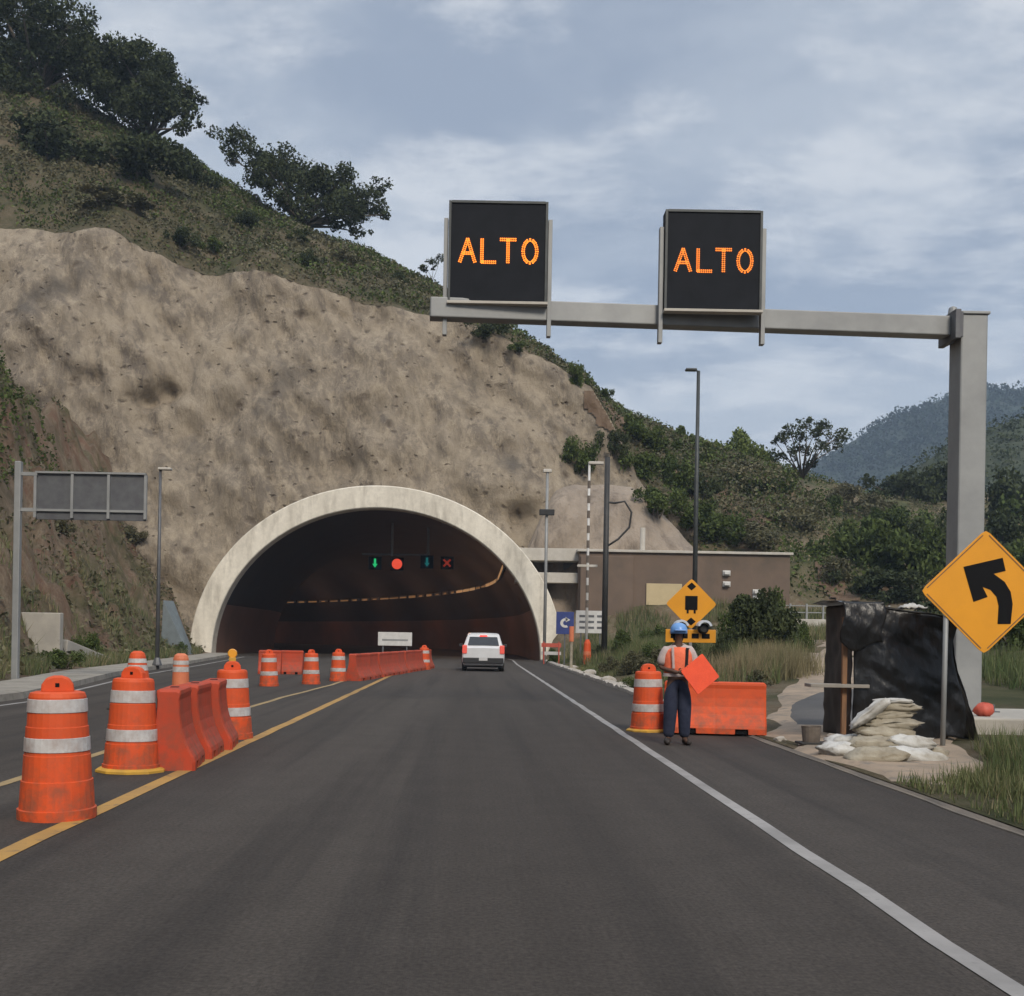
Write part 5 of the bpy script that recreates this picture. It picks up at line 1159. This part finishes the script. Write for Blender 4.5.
RB_ = [(632, 440, 36, 30, 'leaf_mid'), (655, 452, 34, 30, 'leaf_mid'), (682, 452, 34, 30, 'leaf_mid'), (708, 468, 36, 34, 'leaf_lite'), (735, 470, 42, 40, 'leaf_lite'), (760, 476, 34, 30, 'leaf_mid'), (612, 452, 24, 26, 'leaf_dark'),
       (640, 478, 40, 30, 'leaf_mid'), (672, 486, 40, 32, 'leaf_mid'), (700, 496, 34, 28, 'leaf_dark'), (745, 497, 46, 34, 'leaf_dark'), (782, 490, 28, 24, 'leaf_mid'), (655, 512, 40, 30, 'leaf_mid'), (690, 524, 44, 30, 'leaf_mid'),
       (720, 540, 50, 30, 'leaf_mid'), (755, 546, 46, 22, 'leaf_olive'), (800, 530, 36, 24, 'leaf_olive'), (816, 512, 32, 22, 'leaf_mid'), (845, 505, 32, 20, 'leaf_olive'), (870, 522, 40, 26, 'leaf_olive'), (900, 500, 50, 34, 'leaf_dark'),
       (935, 500, 50, 40, 'leaf_dark'), (850, 560, 56, 48, 'leaf_mid'), (885, 572, 66, 60, 'leaf_mid'), (925, 580, 62, 60, 'leaf_mid'), (835, 580, 36, 24, 'leaf_olive'), (870, 592, 50, 30, 'leaf_dark'), (915, 598, 60, 34, 'leaf_dark'),
       (950, 560, 50, 50, 'leaf_dark'), (1000, 560, 70, 60, 'leaf_dark'), (1000, 520, 60, 50, 'leaf_dark'), (1040, 590, 70, 60, 'leaf_mid'), (990, 620, 60, 46, 'leaf_mid'), (960, 620, 60, 40, 'leaf_dark'), (580, 470, 30, 34, 'leaf_mid'), (1020, 650, 60, 50, 'leaf_mid'),
       (1060, 540, 70, 60, 'leaf_mid'), (1100, 600, 80, 60, 'leaf_dark'), (775, 520, 30, 20, 'leaf_olive'), (900, 540, 50, 40, 'leaf_mid')]
TONE = {'leaf_mid': 'green', 'leaf_dark': 'dark green', 'leaf_lite': 'pale green', 'leaf_olive': 'olive'}
SPEC = {(632, 440): 'green bush at the left end of the ridge bushes, by the cut', (735, 470): 'palest bush on the right ridge, left of the open tree', (782, 490): 'small bush at the foot of the open bare-limbed tree',
        (885, 572): 'largest rounded green bush on the bank behind the black hut', (925, 580): 'rounded green bush just left of the gantry column', (580, 470): 'green shrub growing on the rock above the shotcrete mound'}
for px, py, w, h, m in RB_:
    sbush(px, py, w * 1.5, h * 1.35, m, SPEC.get((px, py), TONE[m] + ' bush on the scrubby right hill'), RG)
NB_ = [(765, 672, 84, 74, 'leaf_dark', 'broad dark leafy bush at the far side of the dry grass', 39), (668, 668, 46, 30, 'leaf_mid', 'green bush behind the flagger, left of the signal sign post', 42), (612, 684, 30, 22, 'leaf_olive', 'low brown-green clump by the pale stones at the road edge', 44), (705, 640, 40, 22, 'leaf_olive', 'olive scrub under the building wall, behind the signal sign', 58), (640, 690, 36, 18, 'leaf_mid', 'low weeds between the road edge and the shoulder drum', 33), (760, 686, 40, 20, 'leaf_olive', 'low olive scrub behind the right end of the broadside barrier', 31), (775, 662, 62, 68, 'leaf_mid', 'large leafy bush right of the signal sign', 44), (742, 655, 50, 60, 'leaf_mid', 'green leafy bush between the signal sign and the larger leafy bush', 47), (803, 660, 34, 34, 'leaf_mid', 'small green bush at the track side of the large leafy one', 43),
       (655, 636, 36, 28, 'leaf_mid', 'green bush against the building left of the signal sign', 58), (622, 662, 34, 30, 'leaf_mid', 'low green bush right of the pale text board', 54), (720, 690, 30, 46, 'leaf_dark', 'dark low bush behind the broadside orange barrier', 34), (660, 680, 50, 34, 'leaf_olive', 'brownish scrub left of the flagger', 37),
       (552, 662, 18, 16, 'leaf_mid', 'little weed clump at the right foot of the portal', 66), (600, 655, 26, 20, 'leaf_dark', 'dark low scrub between the orange post and green bush', 57), (690, 672, 40, 34, 'leaf_dark', 'dark scrub right behind the signal sign post', 36),
       (640, 668, 36, 26, 'leaf_olive', 'olive scrub behind the shoulder drum', 42)]
for px, py, w, h, m, l, D in NB_: sbush(px, py, w * 1.1, h * 1.1, m, l, 'bushes on the right verge', D=D, near=True)
LB_ = [(120, 668, 60, 26, 'leaf_olive', 'olive weeds at the foot of the left slope'),
       (60, 668, 50, 30, 'leaf_mid', 'green weeds below the left retaining wall'), (85, 658, 36, 36, 'leaf_mid', 'taller green weeds beside the gutter'), (180, 655, 20, 18, 'leaf_mid', 'small green tuft between the wing wall and the portal'), (110, 500, 60, 22, 'leaf_olive', 'olive scrub behind the overhead sign panel'),
       (60, 530, 40, 16, 'leaf_olive', 'olive scrub on the rocky slope under the overhead sign'), (130, 540, 40, 20, 'leaf_olive', 'olive scrub left of the slim grey pole')]
for px, py, w, h, m, l in LB_: sbush(px, py, w, h, m, l, 'weeds and scrub on the left slope')
for t in list(BP.values()):
    for c in [x for x in bpy.data.objects if x.parent == t]: bpy.data.objects.remove(c)
    bpy.data.objects.remove(t)
# ---- ground cover: leaves scattered over the slopes (stuff)
def cover_on(name, m, pts, leaf, hgt, seed):
    rng = np.random.default_rng(seed); P_ = np.array(pts); n = len(P_)
    a = rng.normal(size=(n, 3)); a /= np.linalg.norm(a, axis=1)[:, None]; b = np.cross(a, rng.normal(size=(n, 3))); b /= np.linalg.norm(b, axis=1)[:, None]
    P_[:, 2] += rng.random(n) ** 2 * hgt; s = leaf * rng.uniform(.5, 1.5, n)[:, None]; a *= s; b *= s * .6
    v = np.empty((n, 4, 3)); v[:, 0] = P_ - a; v[:, 1] = P_ - b; v[:, 2] = P_ + a; v[:, 3] = P_ + b
    return kind(quad_obj(name, v.reshape(-1, 3), m), 'stuff')
rd = random.Random(11); pd, po = [], []
while len(pd) + len(po) < 120000:
    x = rd.uniform(-45, 26); s = rd.random() ** 0.8 * 1.1; p = hill_pt(x, s); q = hnoise(x, s * 30, 6) + rd.gauss(0, .35)
    if hnoise(x + 40, s * 40, 2.2) < -0.25: continue
    (pd if q > 0.32 else po).append(tuple(p))
cover_on('hill_scrub', 'leaf_mid', pd, 0.13, 0.7, 1); cover_on('hill_brush', 'leaf_olive', po, 0.12, 0.5, 2)
pd, po, pg = [], [], []
while len(pd) + len(po) + len(pg) < 90000:
    x = rd.uniform(5, 75); y = rd.uniform(76, 150)
    if x < 20 and y < 79: continue
    q = hnoise(x, y, 9) + rd.gauss(0, .25)
    if hnoise(x + 40, y, 5) < -0.12: continue
    p = (x, y, zr(x, y)); (pd if q > 0.15 else po if q < -0.1 else pg).append(p)
cover_on('bank_scrub', 'leaf_mid', pd, 0.13, 0.8, 3); cover_on('bank_brush', 'leaf_olive', po, 0.12, 0.5, 4); cover_on('bank_dry_grass', 'grass_dry', pg, 0.10, 0.4, 5)
po = []
while len(po) < 14000:
    y = rd.uniform(24, 78); d = rd.uniform(0.3, 20) ; x = kx(y) - 1.7 - d
    if hnoise(x, y + 30, 4) < 0.05 and d > 2: continue
    if down(x, y) > 30: continue
    po.append((x, y, zl(x, y)))
cover_on('slope_scrub', 'leaf_olive', po, 0.11, 0.5, 6)
pg = []
while len(pg) < 16000:
    y = rd.uniform(34, 66); d = rd.uniform(5.5, 16); x = kx(y) - 1.7 - d
    if hnoise(x, y, 5) < -0.2 or d + 2 * hnoise(x, y, 2) < 6.5: continue
    pg.append((x, y, zl(x, y)))
cover_on('slope_greenery', 'leaf_mid', pg, 0.10, 0.7, 7)
# bare red soil on the slopes, lying on the terrain
def slip(name, poly, step=3):
    xs0, xs1 = min(p[0] for p in poly), max(p[0] for p in poly); ys0, ys1 = min(p[1] for p in poly), max(p[1] for p in poly)
    def inside(x, y):
        c = False
        for i in range(len(poly)):
            (x1, y1), (x2, y2) = poly[i], poly[i - 1]
            if (y1 > y) != (y2 > y) and x < (x2 - x1) * (y - y1) / (y2 - y1) + x1: c = not c
        return c
    b = MB(); idx = {}
    nx_, ny_ = int((xs1 - xs0) / step) + 1, int((ys1 - ys0) / step) + 1
    for j in range(ny_):
        for i in range(nx_):
            x, y = xs0 + i * step, ys0 + j * step
            if not inside(x + 5 * hnoise(x, y, 9), y + 5 * hnoise(y, x, 9)): continue
            h = surf(x, y)
            if h is None: continue
            dv_ = (Vector((0, 0, HC)) - h).normalized(); idx[i, j] = len(b.v); b.v.append(tuple(h + dv_ * 0.12 + Vector((0, 0, .10))))
    for (i, j), k in idx.items():
        q = [(i, j), (i + 1, j), (i + 1, j + 1), (i, j + 1)]
        if all(t_ in idx for t_ in q):
            ps = [Vector(b.v[idx[t_]]) for t_ in q]
            if max((p - ps[0]).length for p in ps) < 3.0: b.f.append(tuple(idx[t_] for t_ in q)); b.m.append(0)
    kind(b.build(name, 'red_soil', smooth=True, fix=False))
slip('red_soil_slip', [(578, 392), (600, 392), (628, 408), (640, 425), (622, 446), (604, 430), (585, 412)], 2)
slip('red_soil_bank', [(668, 462), (700, 476), (745, 484), (775, 500), (790, 520), (760, 528), (715, 512), (680, 492)], 3)
slip('red_soil_bank', [(812, 560), (828, 566), (850, 585), (862, 604), (842, 606), (818, 590)], 3)
# woodland on the hill behind: one mass
rng = np.random.default_rng(5); me_ = bpy.data.objects['wooded_hill'].data; vs_ = np.array([v.co for v in me_.vertices]); vs_ = vs_[(vs_[:, 0] > 60) & (vs_[:, 1] < 285)]
ii = rng.choice(len(vs_), 4200); rr_ = rng.uniform(1.0, 2.6, 4200); cc = vs_[ii] + np.stack([rng.uniform(-1.2, 1.2, 4200), rng.uniform(-1.2, 1.2, 4200), rr_ * 0.15], 1)
kind(quad_obj('woodland', leaf_quads(cc, rr_, 110000, 0.36, rng, 0.4), 'leaf_dark'), 'stuff')
me_ = bpy.data.objects['mountain'].data; vs_ = np.array([v.co for v in me_.vertices]); vs_ = vs_[(vs_[:, 0] > 200) & (vs_[:, 0] < 900) & (vs_[:, 1] < 960) & (vs_[:, 1] > 720)]
ii = rng.choice(len(vs_), 9000); rr_ = rng.uniform(3, 7, 9000); cc = vs_[ii] + np.stack([rng.uniform(-5, 5, 9000), rng.uniform(-5, 5, 9000), rr_ * 0.2 - 1], 1)
mat('far_leaf', (0.014, 0.026, 0.020), (0.026, 0.038, 0.024), 0.02, 0.9, island=0.5, spec=0.1)
kind(quad_obj('mountain_forest', leaf_quads(cc, rr_, 130000, 1.5, rng, 0.4), 'far_leaf'), 'stuff')
# ---- grass blades
def in_track(x, y):
    if not (12 < y < 54): return False
    a = interp(y, [(q[1], q[0]) for q in L_]); c = interp(y, [(q[1], q[0]) for q in R_]); return a - 0.1 < x < c
def blades(name, m, gen, n, h0, h1, w, seed, zf):
    rd = random.Random(seed); v = np.empty((n, 3, 3)); k = 0
    while k < n:
        p = gen(rd)
        if p is None: continue
        x, y, hs_ = p; z = zf(x, y); h = rd.uniform(h0, h1) * hs_; a = rd.uniform(0, 6.28); lean = rd.gauss(0, .35) * h; la = rd.uniform(0, 6.28)
        dx, dy = math.cos(a) * w / 2, math.sin(a) * w / 2
        v[k] = ((x - dx, y - dy, z - .02), (x + dx, y + dy, z - .02), (x + lean * math.cos(la), y + lean * math.sin(la), z + h)); k += 1
    return kind(quad_obj(name, v.reshape(-1, 3), m, per=3), 'stuff')
def verge(rd):
    y = rd.uniform(5, 21) if rd.random() < .8 else rd.uniform(5, 30); x = 4.36 + abs(rd.gauss(0, 1)) * 3.2
    if in_track(x, y) or x > 14: return None
    if x < 4.9 and rd.random() < 0.75: return None
    if hnoise(x, y, 1.6) < -0.18 and rd.random() < .8: return None
    if (13.0 < y < 15.6 and x < 6.3) or (x > 6.6 and y > 15.6): return None
    return x, y, 0.35 + 0.65 * sstep(4.3, 6.2, x)
blades('verge_grass', 'grass_green', verge, 46000, .14, .46, .016, 1, zr)
blades('verge_dry_grass', 'grass_dry', verge, 15000, .12, .40, .012, 2, zr)
def bankg(rd):
    y = rd.uniform(25, 66); x = 4.7 + abs(rd.gauss(0, 1)) * 3.2
    if in_track(x, y) or (x > 5.0 and 18.8 < y < 30.5 and x < 13): return None
    if hnoise(x + 9, y, 3) < -0.05: return None
    return x, y, 0.25 + 0.75 * sstep(4.8, 7, x)
blades('bank_grass', 'grass_dry', bankg, 17000, .2, .65, .03, 3, zr)
blades('bank_green_grass', 'grass_green', bankg, 27000, .3, .9, .03, 4, zr)
def bldg(rd):
    y = rd.uniform(50, 73.6); x = rd.uniform(5.2, 24)
    if in_track(x, y) or hnoise(x, y, 4) < -0.1: return None
    return x, y, 1
blades('building_side_grass', 'grass_dry', bldg, 9000, .3, .9, .045, 9, zr)
blades('building_side_green_grass', 'grass_green', bldg, 20000, .3, .8, .045, 10, zr)
def tuft(rd):
    cx_, cy_ = rd.choice(((8.6, 33.5), (9.3, 34.2), (7.8, 33.2), (8.9, 35.2), (7.2, 32.5))); return cx_ + rd.gauss(0, .45), cy_ + rd.gauss(0, .45), 1
blades('tall_dry_grass', 'grass_dry', tuft, 6000, .4, .95, .022, 5, zr)
def farv(rd):
    y = rd.uniform(14, 34); x = rd.uniform(9.5, 24)
    if in_track(x, y) or (18 < y < 30 and x < 13): return None
    return x, y, 1
blades('far_verge_grass', 'grass_green', farv, 20000, .3, .8, .03, 6, zr)
def leftg(rd):
    y = rd.uniform(20, 72); x = kx(y) - 1.72 - abs(rd.gauss(0, 1)) * 1.6
    if hnoise(x, y, 2.5) < -0.1: return None
    return x, y, 1
blades('left_verge_grass', 'grass_green', leftg, 14000, .15, .6, .03, 7, zl)
blades('left_verge_dry_grass', 'grass_dry', leftg, 9000, .15, .5, .03, 8, zl)
# ---- haze
hb_ = MB(); hb_.box((0, 0, 0), (3400, 3400, 482)); hbo = hb_.build('haze', [], None, loc=(0, 0, 238.5)); kind(hbo, 'stuff')
hm_ = bpy.data.materials.new('haze'); hm_.use_nodes = True; t = hm_.node_tree; t.nodes.clear(); o = t.nodes.new('ShaderNodeOutputMaterial'); pv = t.nodes.new('ShaderNodeVolumePrincipled')
pv.inputs['Color'].default_value = (0.58, 0.76, 1.0, 1); pv.inputs['Density'].default_value = 0.00036; pv.inputs['Anisotropy'].default_value = 0.0
t.links.new(pv.outputs[0], o.inputs['Volume']); hbo.data.materials.append(hm_)
scene.cycles.volume_step_rate = 10; scene.cycles.volume_max_steps = 32
